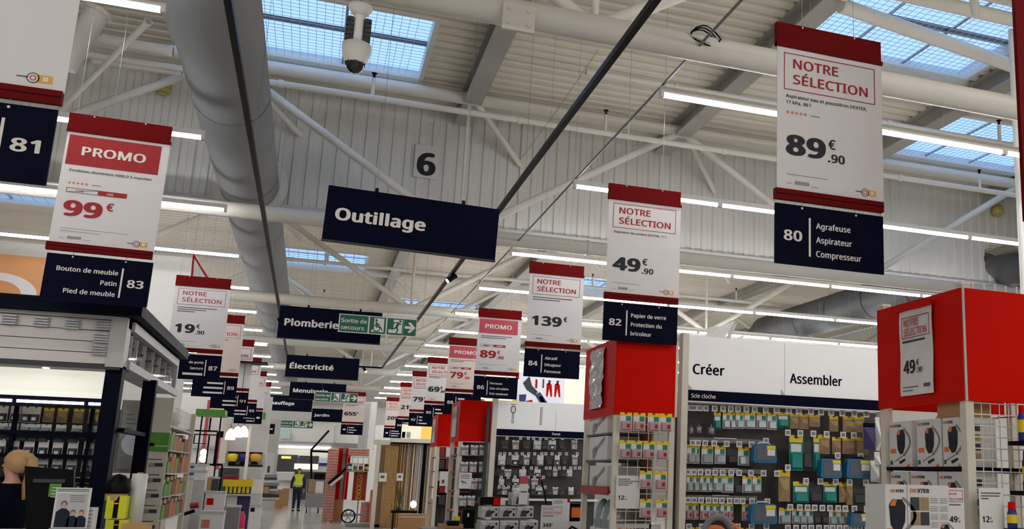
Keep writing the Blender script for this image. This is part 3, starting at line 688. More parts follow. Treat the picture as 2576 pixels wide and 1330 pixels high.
_a = at(2553, 0, 4.5); t = thing('red_flag', 'dark red hanging banner cut by the upper right corner', 'banner', (_a.x+.4, 4.5, 3.2)); MB().box(_a.x, _a.x+.8, 4.5, 4.53, 3.2, 4.9).build('panel', M['redbar'], t); MB().box(_a.x, _a.x+.8, 4.49, 4.54, 4.9, 4.94).build('top_rail', M['redbar'], t); wires(t, _a.x+.1, _a.x+.7, 4.515, 4.94)
# ================================================================== right-hand side: red towers and gondolas
PX = Vector((0, -1, 0)); NX = Vector((-1, 0, 0))     # a face looking towards the aisle (-x): right = -y
def brand(pl, a, b, h, t, off=.003, w=None):
    w = w or h*4.6
    mb = MB(); pl.text(mb, 'DE', a, b, h, width=w*.34, off=off, bold=.04); mb.build('brand_print', M['orange'], t)
    mb = MB(); pl.text(mb, 'XTER', a+w*.37, b, h, width=w*.63, off=off, bold=.04); mb.build('brand_print', M['black'], t)
def vac_print(pl, a0, b, s, t, off=.002, k=1.3):
    """printed picture of a canister vacuum: a,b = centre of the body, s = body height"""
    mb = MB(); o_ = pl; pl = Plane(o_.p(a0, 0), o_.r, o_.n, o_.u); pl.r = o_.r*k; a = 0
    pl.poly(mb, [(a-.22*s, b-.3*s), (a-.12*s, b-.47*s), (a+.14*s, b-.47*s), (a+.24*s, b-.28*s), (a+.22*s, b+.2*s), (a+.12*s, b+.45*s), (a-.05*s, b+.5*s), (a-.18*s, b+.3*s)], off, 0)
    pl.poly(mb, [(a-.2*s, b-.28*s), (a-.12*s, b-.45*s), (a-.0*s, b-.46*s), (a-.05*s, b-.27*s)], off*1.5, 1)
    pl.poly(mb, [(a-.20*s, b-.05*s), (a+.23*s, b-.05*s), (a+.21*s, b+.18*s), (a-.18*s, b+.18*s)], off*1.5, 2)
    for k in range(9):
        f = lambda q: (a+.16*s+.34*s*math.sin(q*math.pi/9), b-.52*s+1.05*s*q/9)
        p, q = f(k), f(k+1); pl.line(mb, p[0], p[1], q[0], q[1], .09*s, off, 3)
    pl.line(mb, a+.2*s, b+.5*s, a-.35*s, b+.78*s, .045*s, off, 3)
    pl.poly(mb, [(a-.12*s, b+.78*s), (a+.2*s, b+.66*s), (a+.24*s, b+.74*s), (a-.06*s, b+.88*s)], off, 0)
    mb.build('vacuum_picture', [M['black'], M['orange'], M['denim'], M['grey']], t)
def box_thing(name, label, cat, x0, x1, y0, y1, z0, z1, m, group=None):
    t = thing(name, label, cat, ((x0+x1)/2, (y0+y1)/2, z0), group)
    MB().box(x0, x1, y0, y1, z0, z1).build('carton_body', m, t); return t
boxw = mat('white_carton', (214,210,206), 0.5, vary=0.03)
def mesh_panel(t, x0, x1, y, z0, z1, dx=.1, dz=.1, th=.004, name='wire_panel', axis='x', mtl=None):
    mtl = mtl or M['wire']
    n = max(1, int((z1-z0)/dz)); m_ = max(1, int((x1-x0)/dx))
    for k in range(n+1):
        z = z0+(z1-z0)*k/n
        (MB().box(x0, x1, y-th, y+th, z-th, z+th) if axis == 'x' else MB().box(y-th, y+th, x0, x1, z-th, z+th)).build('wire', mtl, t)
    for k in range(m_+1):
        x = x0+(x1-x0)*k/m_
        (MB().box(x-th*.8, x+th*.8, y+th, y+th*2.4, z0, z1) if axis == 'x' else MB().box(y+th, y+th*2.4, x-th*.8, x+th*.8, z0, z1)).build('wire', mtl, t)
# ---------------------------------------------------------------- tower beside the sign 80
TX, TF, TB, TZT, TZH, TW = 4.40, 5.87, 7.01, 3.08, 2.25, 5.75
t = thing('display_tower', 'white wire display tower with large bright red header at the right edge', 'display tower', (5, 6.4, 0), 'red headed display towers')
for (x, y) in ((TX, TF), (TX, TB-.07), (TW-.07, TF), (TW-.07, TB-.07)):
    p = MB().box(x+.005, x+.075, y, y+.07, 0, TZT+.03).build('post', M['warmwhite'], t)
    MB().box(x, x+.08, y-.005, y+.075, TZT+.03, TZT+.05).build('post_cap', M['warmwhite'], p)
MB().box(TX-.012, TX+.004, TF, TB, TZH, TZT).build('header_panel', M['red'], t)
MB().box(TX+.02, TW, TF-.014, TF-.002, TZH, TZT).build('header_panel', M['red'], t)
MB().box(TX+.1, TW-.1, TB-.02, TB, TZH, TZT).build('header_panel', M['red'], t)
MB().box(TX+.002, TX+.02, TF-.012, TF+.0, TZH, TZT+.02).build('corner_strip', M['ltgrey'], t)
for k in range(12): MB().box(TX+.12+.1*k, TX+.13+.1*k, TF+.02, TF+.03, TZT-.02, TZT+.06).build('wire_tip', M['wire'], t)
mesh_panel(t, TX+.08, TW-.07, TF+.02, .2, TZH-.01, .078, .08)
for z in (1.05, 1.755): MB().box(TX+.01, TW-.02, TF+.05, TB-.02, z, z+.025).build('shelf', M['navyd'], t)
MB().box(TX-.02, TX+.0, TF+.07, TB-.07, 1.25, 1.33).build('shelf_edge', M['red'], t)
mesh_panel(t, TF+.1, TB-.1, TX+.7, 2.18, 2.6, .1, .12, axis='y', mtl=M['red'])
MB().tube([(TX+.08, TF+.1, 1.2), (TX+.5, TB-.1, 2.2)], .02, 6).build('brace', M['warmwhite'], t)
# paper banner on the dark side of the header
t = thing('price_sheet', 'white NOTRE SÉLECTION 49,90 euro sheet hanging on the tower red header', 'price sheet', atX(2310, 990, TX-.02))
p0, p1, p2 = atX(2262, 787, TX-.03), atX(2343, 768, TX-.03), atX(2274, 996, TX-.03)
pl = Plane(p0, PX, NX); w, h = p0.y-p1.y, p0.z-p2.z
mb = MB(); nx, nz = 5, 8
g = lambda i, j: .004*math.sin(i*1.3+j*1.1)
for j in range(nz):
    for i in range(nx):
        for o, fl_ in ((0, 1), (-.003, 0)):
            q = [pl.p(w*(i+a)/nx, h*(j+b)/nz, g(i+a, j+b)+o) for a, b in ((0, 1), (1, 1), (1, 0), (0, 0))]
            mb.face(q if fl_ else q[::-1], 0, True)
mb.build('paper_sheet', M['paper'], t)
mb = MB(); pl.frame(mb, .08*w, .08*h, .93*w, .33*h, .006, .0065, 0); mb.build('printed_frame', M['redp'], t)
mb = MB(); pl.text(mb, 'NOTRE', .15*w, .19*h, .07, width=.45*w, off=.0065); pl.text(mb, 'SÉLECTION', .15*w, .30*h, .07, width=.70*w, off=.0065); mb.build('headline_print', M['rose'], t)
mb = MB(); pl.rect(mb, .1*w, .36*h, .8*w, .38*h, .0065, 0); pl.text(mb, '49', .12*w, .74*h, .12, width=.36*w, off=.0065, bold=.04); pl.text(mb, '€', .52*w, .66*h, .055, off=.0065); pl.text(mb, '.90', .52*w, .745*h, .05, off=.0065)
mb.build('price_print', M['black'], t)
mb = MB(); pl.rect(mb, .08*w, .90*h, .55*w, .91*h, .0065, 0); pl.rect(mb, .08*w, .94*h, .4*w, .95*h, .0065, 0); pl.rect(mb, .72*w, .88*h, .92*w, .92*h, .0065, 0); mb.build('fine_print', M['ink'], t)
MB().box(TX-.05, TX-.012, p1.y-.02, p0.y+.02, p0.z+.0, p0.z+.03).build('hanger_strip', M['red'], t)
# boxed vacuum cleaners
def vac_box(label, y_hi, y_lo, z0, z1, x0=TX+.03, d=.30):
    t = thing('vacuum_box', label, 'box', (x0+d/2, (y_hi+y_lo)/2, z0), 'boxed vacuum cleaners')
    MB().box(x0, x0+d, y_lo, y_hi, z0, z1).build('carton_body', boxw, t)
    pl = Plane((x0, y_hi, z1), PX, NX); w, h = y_hi-y_lo, z1-z0
    brand(pl, .05*w, .12*h, .022, t, w=.5*w)
    vac_print(pl, .52*w, .45*h, .56*h, t)
    mb = MB(); pl.rect(mb, .06*w, .60*h, .30*w, .70*h, .002); mb.build('orange_badge', M['orange'], t)
    mb = MB(); pl.poly(mb, [(.72*w, h), (.85*w, .92*h), (.9*w, h)], .002); mb.build('corner_print', M['orange'], t)
    mb = MB(); pl.rect(mb, .04*w, .86*h, .14*w, .95*h, .002); mb.build('code_print', M['dkgrey'], t)
    pf = Plane((x0, y_lo, z1)); mb = MB()
    for k in range(4): pf.rect(mb, .05, .05+.07*k, .16, .10+.07*k, .002, k % 2)
    mb.build('side_print', [M['dkgrey'], M['khaki']], t)
    return t
for k, (a, b) in enumerate(((6.92, 6.60), (6.53, 6.21), (6.19, 5.96))):
    vac_box('white vacuum cleaner box, upper shelf, %s from the back' % ORD[k], a, b, 1.782, 2.14)
for k, (a, b) in enumerate(((6.91, 6.65), (6.63, 6.28), (6.26, 5.96))):
    vac_box('white vacuum cleaner box, lower shelf, %s from the back' % ORD[k], a, b, 1.33 if k < 3 else 1.3, 1.745)
t = box_thing('storage_carton', 'brown carton on top behind the red header of the right tower', 'box', TX+.05, TX+.32, 6.0, 6.28, 2.145, 2.5, M['carton'])
# two boxes standing on a pallet in front of the tower
t = box_thing('display_plinth', 'grey pallet display under the front vacuum boxes', 'plinth', 3.5, 4.1, 5.6, 5.85, 0, 1.22, M['ltgrey'])
def front_box(x0, x1, label, vac):
    z0, z1 = 1.22, 1.645
    t = thing('vacuum_box', label, 'box', ((x0+x1)/2, 5.7, z0), 'boxed vacuum cleaners'); w, h = x1-x0, z1-z0
    MB().box(x0, x1, 5.6, 5.85, z0, z1).build('carton_body', boxw, t); pl = Plane((x0, 5.6, z1))
    brand(pl, .04 if vac else .02, .05, .022 if vac else .03, t, w=.10 if vac else .15)
    if vac:
        vac_print(pl, .52*w, .46*h, .5*h, t); mb = MB(); pl.rect(mb, .06*w, .66*h, .42*w, .76*h, .002); mb.build('orange_badge', M['orange'], t)
    else:
        mb = MB()
        for i in range(2):
            for j in range(2): pl.rect(mb, .02+.075*i, .08+.095*j, .09+.075*i, .165+.095*j, .002, (i+j) % 2)
        mb.build('photo_print', [M['dkgrey'], M['khaki']], t)
        mb = MB()
        for i in range(2):
            for j in range(16):
                if j % 4 == 3: continue
                pl.rect(mb, .175+.075*i, .085+.013*j, .235+.075*i, .09+.013*j, .002)
        mb.build('text_print', M['inklt'], t)
        vac_print(pl, .285, .31, .12, t)
front_box(3.545, 3.71, 'white vacuum box with picture, standing before the right tower', True)
front_box(3.715, 4.04, 'wide white vacuum box with four small photos before the tower', False)
def price_card(x0, x1, y, z0, z1, label, price, cents, head=None, lines=(), cat='price card'):
    t = thing('price_card', label, cat, ((x0+x1)/2, y, z0), 'standing white price cards'); pl = Plane((x0, y, z1)); w, h = x1-x0, z1-z0
    MB().box(x0, x1, y, y+.004, z0, z1).build('card', M['paper'], t)
    if head:
        mb = MB(); pl.frame(mb, .08*w, .05*h, .94*w, .30*h, .004, .002); pl.text(mb, head[0], .14*w, .15*h, .05*h, width=.42*w, off=.003); pl.text(mb, head[1], .14*w, .26*h, .05*h, width=.74*w, off=.003); mb.build('headline_print', M['rose'], t)
    mb = MB()
    for k, q in enumerate(lines): pl.rect(mb, .08*w, (.10+.06*k+(.25 if head else 0))*h, (.08+q)*w, (.125+.06*k+(.25 if head else 0))*h, .002)
    mb.build('product_print', M['ink'], t) if lines else None
    mb = MB(); ww = pl.text(mb, price, .1*w, .73*h, .15*h, off=.002, bold=.035); pl.text(mb, '€', .12*w+ww, .67*h, .06*h, off=.002)
    if cents: pl.text(mb, '.'+cents, .12*w+ww, .735*h, .045*h, off=.002)
    mb.build('price_print', M['black'], t)
    MB().box((x0+x1)/2-.01, (x0+x1)/2+.01, y+.004, y+.012, z0-.02, z1-.02).build('holder', M['steel'], t)
    return t
a, b = at(2382, 1226, 5.70), at(2428, 1345, 5.70)
price_card(a.x, b.x, 5.70, b.z, a.z, 'white NOTRE SÉLECTION 49 euro card beside the front vacuum boxes', '49', '90', ('NOTRE', 'SÉLECTION'), (.7,))
a, b = at(2462, 1226, 5.78), at(2528, 1345, 5.78)
price_card(a.x, b.x, 5.78, b.z, a.z, 'white 12 euro price card hanging on the wire panel', '12', '90', None, (.8, .75, .3))
# spray cans beside the wire panel
t = thing('can_shelf', 'black shelf tray holding blue spray cans at the right edge', 'shelf', (4.95, 5.7, 1.35))
for z in (1.36, 1.62, 1.97): MB().box(4.62 if z < 1.4 else 4.74, 5.2, 5.62, 5.84, z-.03, z).build('tray', M['blackm'], t)
for k, (x, z, h) in enumerate(((4.80, 1.62, .23), (4.90, 1.62, .23), (4.78, 1.97, .2), (4.88, 1.97, .2), (4.65, 1.36, .13))):
    t = thing('spray_can', ['blue spray can with red cap, second shelf, against the wire panel', 'blue spray can with red cap, second shelf, at the picture edge', 'blue spray can on the upper shelf, against the wire panel', 'blue spray can on the upper shelf, at the picture edge', 'short blue spray can with red cap on the lowest black tray'][k], 'spray can', (x, 5.72, z), 'blue spray cans with red caps')
    MB().lathe([(0, 0), (.033, 0), (.035, .01), (.035, h-.03), (.025, h), (0, h)], (x, 5.72, z), 14).build('can', M['cobalt'], t)
    MB().lathe([(.026, h), (.024, h+.05), (.012, h+.055), (0, h+.055)], (x, 5.72, z), 12).build('cap', M['red'], t)
    MB().lathe([(.0356, h*.3), (.0356, h*.75)], (x, 5.72, z), 14).build('label_band', M['paper'] if k % 2 else M['yellow'], t)

# ---------------------------------------------------------------- tower under sign 82
QX, QF, QB, QR, QZT, QZH = 3.0, 9.97, 11.2, 3.68, 3.12, 2.30
t = thing('display_tower', 'white wire display tower with red header under the sign 82', 'display tower', (3.35, 10.6, 0), 'red headed display towers')
for (x, y) in ((QX, QF), (QX, QB-.06), (QR-.06, QF), (QR-.06, QB-.06)):
    MB().box(x, x+.06, y, y+.06, 0, QZT-.02).build('post', M['warmwhite'], t)
MB().box(QX-.014, QX-.002, QF-.01, QB, QZH, QZT).build('header_panel', M['red'], t)
MB().box(QX-.002, QR-.01, QF-.014, QF-.002, QZH, QZT).build('header_panel', M['red'], t)
MB().box(QR-.01, QR+.02, QF-.01, QF+.02, QZH, QZT).build('corner_strip', M['warmwhite'], t)
mesh_panel(t, QX+.06, QR-.06, QF+.03, .3, QZH, .1, .09)
for z in (1.50, 1.83, 2.12): MB().box(QX+.02, QX+.4, QF+.07, QB-.07, z-.02, z).build('shelf', M['dkshelf'], t)
MB().box(QX-.02, QX-.0, QF+.1, QB-.02, 1.46, 1.55).build('shelf_edge', M['darkred'], t)
MB().box(QX+.45, QX+.47, QF+.08, QB-.06, .1, QZH).build('centre_panel', M['khaki'], t)
MB().tube([(QX+.1, QF+.06, 1.25), (QX+.45, QB-.1, .7)], .018, 6).build('brace', M['warmwhite'], t)
# crumpled plastic sleeve on the shaded header side
t = thing('plastic_sleeve', 'crumpled clear sleeve with faded poster on the red header side', 'poster sleeve', (QX-.02, 10.7, 2.4))
p0, p1, p2 = atX(1490, 885, QX-.025), atX(1523, 866, QX-.025), atX(1488, 1030, QX-.025)
pl = Plane(p0, PX, NX); w, h = p0.y-p1.y, p0.z-p2.z
mb = MB(); random.seed(3); nx, nz = 6, 14
gg = [[random.uniform(0, .03) for i in range(nx+1)] for j in range(nz+1)]
for j in range(nz):
    for i in range(nx):
        mb.face([pl.p(w*(i+a)/nx, h*(j+b)/nz, gg[j+b][i+a]) for a, b in ((0, 1), (1, 1), (1, 0), (0, 0))])
        mb.face([pl.p(w*(i+a)/nx, h*(j+b)/nz, gg[j+b][i+a]-.004) for a, b in ((0, 0), (1, 0), (1, 1), (0, 1))])
mb.build('sleeve', mat('glossy_sleeve', (196,188,190), 0.06, vary=.25, scale=9, spec=.9), t)
# boxed grinders lying in the open side
for k, (v0, v1) in enumerate(((1052, 1087), (1093, 1149), (1158, 1216))):
    a, b = atX(1482, v1, QX+.03), atX(1529, v0, QX+.03)
    z0 = (2.12, 1.83, 1.50)[k]; z1 = z0+(.19, .26, .27)[k]
    z0 += .002; t = box_thing('tool_box', 'white tool box with grey tool picture, %s shelf of the red tower' % ['top', 'middle', 'lower'][k], 'box', QX+.03, QX+.40, b.y, a.y, z0, z1, boxw, 'boxed tools in the tower')
    pl = Plane((QX+.03, a.y, z1), PX, NX); w, h = a.y-b.y, z1-z0; mb = MB()
    pl.line(mb, .25*w, .85*h, .42*w, .5*h, .09, .002, 0); pl.line(mb, .4*w, .55*h, .85*w, .1*h, .045, .002, 0); pl.disc(mb, .28*w, .7*h, .06, .07, .003, 0)
    mb.build('tool_picture', M['grey'], t)
for k in range(3):
    y = 10.3+.27*k
    t = thing('product_bag', 'crumpled clear product bag in the red tower, %s from the front' % ORD[k], 'bag', (QX+.2, y, 1.02), 'clear bags in the tower')
    MB().box(QX+.05, QX+.3, y-.1, y+.1, 1.02, 1.10).build('card_base', M['paper'], t)
    MB().lathe([(.10, 1.1), (.11, 1.2), (.08, 1.32), (.03, 1.40), (.0, 1.41)], (QX+.17, y, 0), 9, smooth=False).build('bag', M['clear'], t)
t = box_thing('bag_shelf', 'low white shelf carrying the clear bags in the red tower', 'shelf', QX+.04, QX+.42, QF+.08, QB-.08, .98, 1.02, M['white'])
a, b = at(1551, 1195, QF-.03), at(1608, 1279, QF-.03)
price_card(a.x, b.x, QF-.03, b.z, a.z, 'white 12 euro price card on the red tower wire front', '12', '90', None, (.5, .9, .6, .45))
t = box_thing('storage_carton', 'white lettered carton lying inside the wire tower base', 'box', QX+.08, QR-.1, QF+.08, QF+.3, .85, 1.17, boxw)
brand(Plane((QX+.08, QF+.08, 1.17)), .02, .105, .075, t, w=.36)

# ---------------------------------------------------------------- hanging blister packs
def pack_proto(kind):
    """unit pack, 1 wide and 1 high, hanging point at the top centre, front towards -y"""
    c = dict(pink=('teal', 'mauve'), grey=('teal', 'clear'), teal=('teal', 'teal'), dark=('dkgrey', 'dkgrey'), khaki=('khaki', 'khaki'), white=('paper', 'clear'), orange=('grey', 'ltgrey'), wht2=('paper', 'dkgrey'))[kind]
    t = thing('blister_pack', 'x', 'blister pack', (0, 0, 0))
    card = M['paper'] if kind in ('pink', 'grey') else M[c[0]]
    MB().box(-.5, .5, -.02, .0, -1, -.18).build('card', card, t)
    top = M['yellow'] if kind in ('pink', 'grey', 'teal', 'khaki') else M['paper'] if kind in ('white', 'orange', 'wht2') else M['dkgrey']
    mb = MB(); mb.box(-.5, -.12, -.024, .0, -.2, 0); mb.box(.12, .5, -.024, .0, -.2, 0); mb.box(-.12, .12, -.024, .0, -.2, -.09); mb.build('header', top, t)
    if kind in ('pink', 'grey'):
        MB().box(.0, .42, -.026, -.018, -.46, -.2).build('teal_print', M['teal'], t)
    if kind == 'teal':
        MB().box(-.38, .38, -.03, -.018, -.5, -.25).build('label_print', M['paper'], t)
    if kind == 'khaki':
        mb = MB(); mb.add([(-.42, -.03, -.3), (.42, -.03, -.3), (.46, -.03, -.95), (-.46, -.03, -.95), (-.2, -.32, -.6), (.25, -.28, -.66)], [(0, 4, 5, 1), (1, 5, 2), (2, 5, 4, 3), (3, 4, 0)], 0); mb.build('bag', M['khaki'], t)
    else:
        lo, hi = (-.97, -.47)
        mb = MB(); mb.hexa([(-.40, -.02, lo), (.40, -.02, lo), (.40, .0, lo), (-.40, .0, lo), (-.40, -.02, hi), (.40, -.02, hi), (.40, .0, hi), (-.40, .0, hi)])
        mb = MB(); f = .30
        mb.add([(-.44, -.02, lo), (.44, -.02, lo), (.44, -.02, hi), (-.44, -.02, hi), (-.36, -f, lo+.06), (.36, -f, lo+.06), (.32, -f*.8, hi-.08), (-.32, -f*.8, hi-.08)],
               [(4, 5, 6, 7), (0, 1, 5, 4), (1, 2, 6, 5), (2, 3, 7, 6), (3, 0, 4, 7)], 0)
        mb.build('bubble', M[c[1]], t)
        if kind in ('pink', 'orange'):
            MB().box(.02, .26, -f-.02, -f+.01, lo+.14, lo+.34).build('label_print', M['orange'] if kind == 'orange' else M['redp'], t)
        if kind == 'wht2': MB().box(-.2, .2, -f-.02, -f+.01, lo+.1, lo+.3).build('label_print', M['paper'], t)
    MB().tube([(0, -.3, -.04), (0, 1.55, -.03)], .02, 5).build('hook', M['steel'], t)
    return t
PACK = {}
def pack(kind, u, v0, w, h, Y, label, group):
    """pixel centre u, top v0, size in pixels, on the plane Y"""
    p = at(u, v0, Y); q = at(u+w, v0, Y); r = at(u, v0+h, Y); sx = abs(q.x-p.x); sz = p.z-r.z
    if kind not in PACK:
        o = PACK[kind] = pack_proto(kind); o.location = p; o.scale = (sx, .13, sz); o['label'] = label; o['group'] = group; return o
    return copy_tree(PACK[kind], p, label, group, (sx, .13, sz))
esl = None
def shelf_label(u, v, Y, label, group, s=13.5):
    global esl
    p = at(u, v, Y); w = (at(u+s, v, Y)-p).x
    if esl is None:
        esl = thing('shelf_label', label, 'shelf label', (0, 0, 0), group)
        MB().box(-.5, .5, -.15, .0, -.5, .5).build('case', M['paper'], esl); MB().box(-.32, .32, -.17, -.14, -.28, .3).build('screen', M['grey'], esl)
        esl.location = p; esl.scale = (w, w, w); return esl
    return copy_tree(esl, p, label, group, w)
for r, (v, us) in enumerate(((1037, (1575, 1609, 1645, 1676)), (1107, (1574, 1601, 1634, 1667)), (1182, (1625, 1663)), (1253, (1625, 1666)))):
    for k, u in enumerate(us):
        pack('pink', u, v+(u-1575)*.03, 30, 46, QF-.06, 'yellow and teal blister pack on the sign 82 tower, row %s, %s from its left' % (ORD[r], ORD[k]), 'blister packs on the wire tower')

# ---------------------------------------------------------------- gondola with the Créer and Assembler headers
GY = 10.05
g = thing('tool_gondola', 'long shelving gondola with white Créer and Assembler header boards', 'shelving', (5, 10.4, 0))
for x in (3.775, 6.32): MB().box(x, x+.075, GY-.02, GY+.1, 0, 3.24).build('upright', M['warmwhite'], g)
MB().box(3.69, 3.73, GY+.05, GY+.11, 0, 3.2).build('upright', M['ltgrey'], g)
x0, xm, x1 = at(1733, 843, GY).x, at(1974, 860, GY).x, at(2212, 882, GY).x+.05
zt, zb, zn = EYE+.156*GY, EYE+.0958*GY, EYE+.0838*GY
for a, b, s, ww in ((x0, xm-.005, 'Créer', None), (xm+.005, x1, 'Assembler', None)):
    h = MB().box(a, b, GY, GY+.02, zb, zt).build('header_board', M['board'], g)
    pl = Plane((a, GY, zt)); mb = MB()
    if s == 'Créer': pl.text(mb, s, .055, .425, .135, width=.385, off=.002, bold=.03)
    else: pl.text(mb, s, .06, .46, .135, width=.69, off=.002, bold=.03)
    mb.build('lettering', M['navy'], h)
for a in (x0, xm-.05):
    mb = MB(); mb.add([(a, GY-.002, zb+.07), (a+.05, GY-.03, zb), (a, GY-.012, zb)], [(0, 1, 2), (0, 2, 1)]); mb.build('curled_corner', M['paper'], g)
s = MB().box(x0+.01, x1, GY-.012, GY+.01, zn, zb).build('category_strip', M['navy'], g)
mb = MB(); Plane((x0, GY-.012, zb)).text(mb, 'Scie cloche', .04, .085, .055, width=.29, off=.003, bold=.02); mb.build('lettering', M['signwhite'], s)
MB().box(x0, x1, GY-.014, GY+.01, zn-.012, zn).build('light_edge', M['paper'], g)
MB().box(x0-.05, x1+.2, GY+.36, GY+.40, 0, zn).build('back_panel', M['pegboard'], g)
MB().box(x0-.05, x1+.2, GY+.40, GY+.9, 0, .25).build('base', M['dkgrey'], g)
for (u0, v0, u1, v1) in ((1733, 1103, 1922, 1112), (1730, 1180, 1928, 1190), (1728, 1249, 1905, 1258)):
    a, b = at(u0, v0, GY+.2), at(u1, v1, GY+.2); MB().box(a.x, b.x, GY+.2, GY+.22, a.z-.03, a.z+.02).build('label_rail', M['grey'], g)
    MB().box(a.x+.3, b.x-.35, GY+.19, GY+.2, a.z+.015, a.z+.025).build('label_rail_clip', M['paper'], g)
GP = GY+.15
Z1 = lambda x: 1700+x/4.156
Z1v = lambda y: 1010+y/4.156
Z2 = lambda x: 1950+x/4.157
B1, B2 = 'Créer bay', 'Assembler bay'
for r, (y0, y1, xs) in enumerate(((60, 90, (155, 190, 248, 313, 405, 492, 572, 648, 736, 823, 938, 1050)), (424, 456, (175, 230, 305, 400, 530, 660, 790)),
        (733, 750, (125, 187, 255, 335, 410, 487, 577, 660, 783, 915, 1055)), (1025, 1044, (125, 190, 262, 340, 410, 480, 560, 632, 697, 795, 955)), (1305, 1305, (135, 270, 645, 790, 945)))):
    for k, x in enumerate(xs): shelf_label(Z1(x), Z1v(y0+(y1-y0)*x/1050), GP-.05, 'electronic shelf label, %s row of the %s, %s from its left' % (ORD[r], B1, ORD[k]), 'electronic shelf labels, Créer bay')
for r, (y0, y1, xs) in enumerate(((90, 132, (15, 140, 245, 372, 477, 583, 700, 826, 950)), (318, 358, (130, 260, 397, 535, 708, 820, 945)), (820, 846, (320, 470, 630, 775, 945)),
        (1098, 1122, (155, 255, 335, 410, 490, 570, 655, 730, 825, 955)), (1318, 1324, (130, 215, 300, 375, 455, 535, 600, 670, 740, 810, 880, 960)))):
    for k, x in enumerate(xs): shelf_label(Z2(x), Z1v(y0+(y1-y0)*x/960), GP-.05, 'electronic shelf label, %s row of the %s, %s from its left' % (ORD[r], B2, ORD[k]), 'electronic shelf labels, Assembler bay')
for x, y, lb in ((650, 563, 'above the blue case beside the teal packs'), (890, 570, 'above the blue case nearest the vacuum boxes'), (130, 688, 'above a tall brown pack')): shelf_label(Z2(x), Z1v(y), GP-.06, 'electronic shelf label %s' % lb, 'electronic shelf labels, Assembler bay')
shelf_label(Z1(940), Z1v(410), GP-.06, 'white electronic shelf label on the blue case handle, Créer bay', 'electronic shelf labels, Créer bay')
PK1 = [ # kind, x centre, y top, width, height in the zoomed coordinates of the bay
 ('teal', 435, 110, 72, 180), ('grey', 530, 105, 76, 175), ('grey', 592, 108, 56, 175), ('grey', 670, 110, 84, 170), ('grey', 775, 108, 112, 172), ('grey', 897, 112, 104, 172), ('grey', 1006, 115, 96, 180), ('teal', 1092, 108, 60, 165),
 ('grey', 165, 445, 92, 200), ('grey', 222, 452, 56, 196), ('grey', 332, 455, 122, 195), ('grey', 465, 458, 112, 192), ('dark', 590, 490, 110, 150), ('grey', 710, 475, 118, 190),
 ('grey', 146, 750, 64, 188), ('grey', 216, 755, 64, 186), ('grey', 290, 757, 66, 184), ('grey', 356, 760, 60, 182), ('grey', 440, 762, 86, 178), ('grey', 545, 757, 118, 195), ('dark', 650, 780, 90, 180), ('grey', 746, 772, 98, 178), ('grey', 848, 775, 90, 172),
 ('pink', 136, 1045, 66, 184), ('pink', 208, 1048, 66, 184), ('pink', 291, 1050, 66, 182), ('pink', 356, 1055, 64, 178), ('pink', 425, 1058, 64, 176), ('pink', 504, 1055, 74, 180), ('pink', 570, 1058, 60, 180), ('pink', 725, 1065, 66, 176),
 ('grey', 200, 1310, 90, 150), ('grey', 720, 1318, 110, 150)]
PK2 = [('teal', 82, 110, 118, 155), ('khaki', 198, 120, 92, 160), ('khaki', 300, 125, 100, 158), ('khaki', 412, 135, 112, 125), ('khaki', 612, 150, 92, 160), ('khaki', 772, 150, 130, 170), ('khaki', 876, 150, 110, 168),
 ('teal', 218, 350, 140, 370), ('dark', 330, 355, 110, 360), ('teal', 432, 350, 66, 372), ('khaki', 512, 345, 112, 200), ('khaki', 640, 370, 90, 180), ('khaki', 772, 372, 140, 175), ('khaki', 910, 372, 120, 178),
 ('khaki', 95, 712, 120, 330), ('teal', 268, 835, 160, 222), ('dark', 420, 838, 140, 215), ('teal', 572, 840, 140, 212), ('khaki', 712, 842, 92, 210), ('khaki', 776, 846, 64, 230), ('dark', 884, 852, 160, 222),
 ('grey', 100, 1108, 122, 165), ('grey', 215, 1112, 80, 160), ('grey', 286, 1116, 72, 158), ('grey', 358, 1118, 74, 158), ('dark', 432, 1120, 76, 155), ('dark', 514, 1122, 80, 158), ('grey', 600, 1125, 78, 158), ('grey', 684, 1126, 80, 155), ('pink', 754, 1126, 44, 160)]
KN = dict(grey='clear', pink='mauve', teal='teal', dark='dark', khaki='brown paper')
_c = {}
for kind, x, y, w, h in PK1:
  _r = min(4, int((y-60)/310)); _c[_r] = _c.get(_r, -1)+1; pack(kind, Z1(x), Z1v(y), w/4.156, h/4.156, GP+random.uniform(-.02, .03), '%s blister pack in the %s, %s row, %s from its left' % (KN[kind], B1, ORD[_r], ORD[_c[_r]]), 'blister packs in the Créer bay')
_c = {}
for kind, x, y, w, h in PK2:
  _r = min(4, int((y-60)/290)); _c[_r] = _c.get(_r, -1)+1; pack(kind, Z2(x), Z1v(y), w/4.157, h/4.157, GP+random.uniform(-.02, .03), '%s pack in the %s, %s row, %s from its left' % (KN[kind], B2, ORD[_r], ORD[_c[_r]]), 'packs in the Assembler bay')
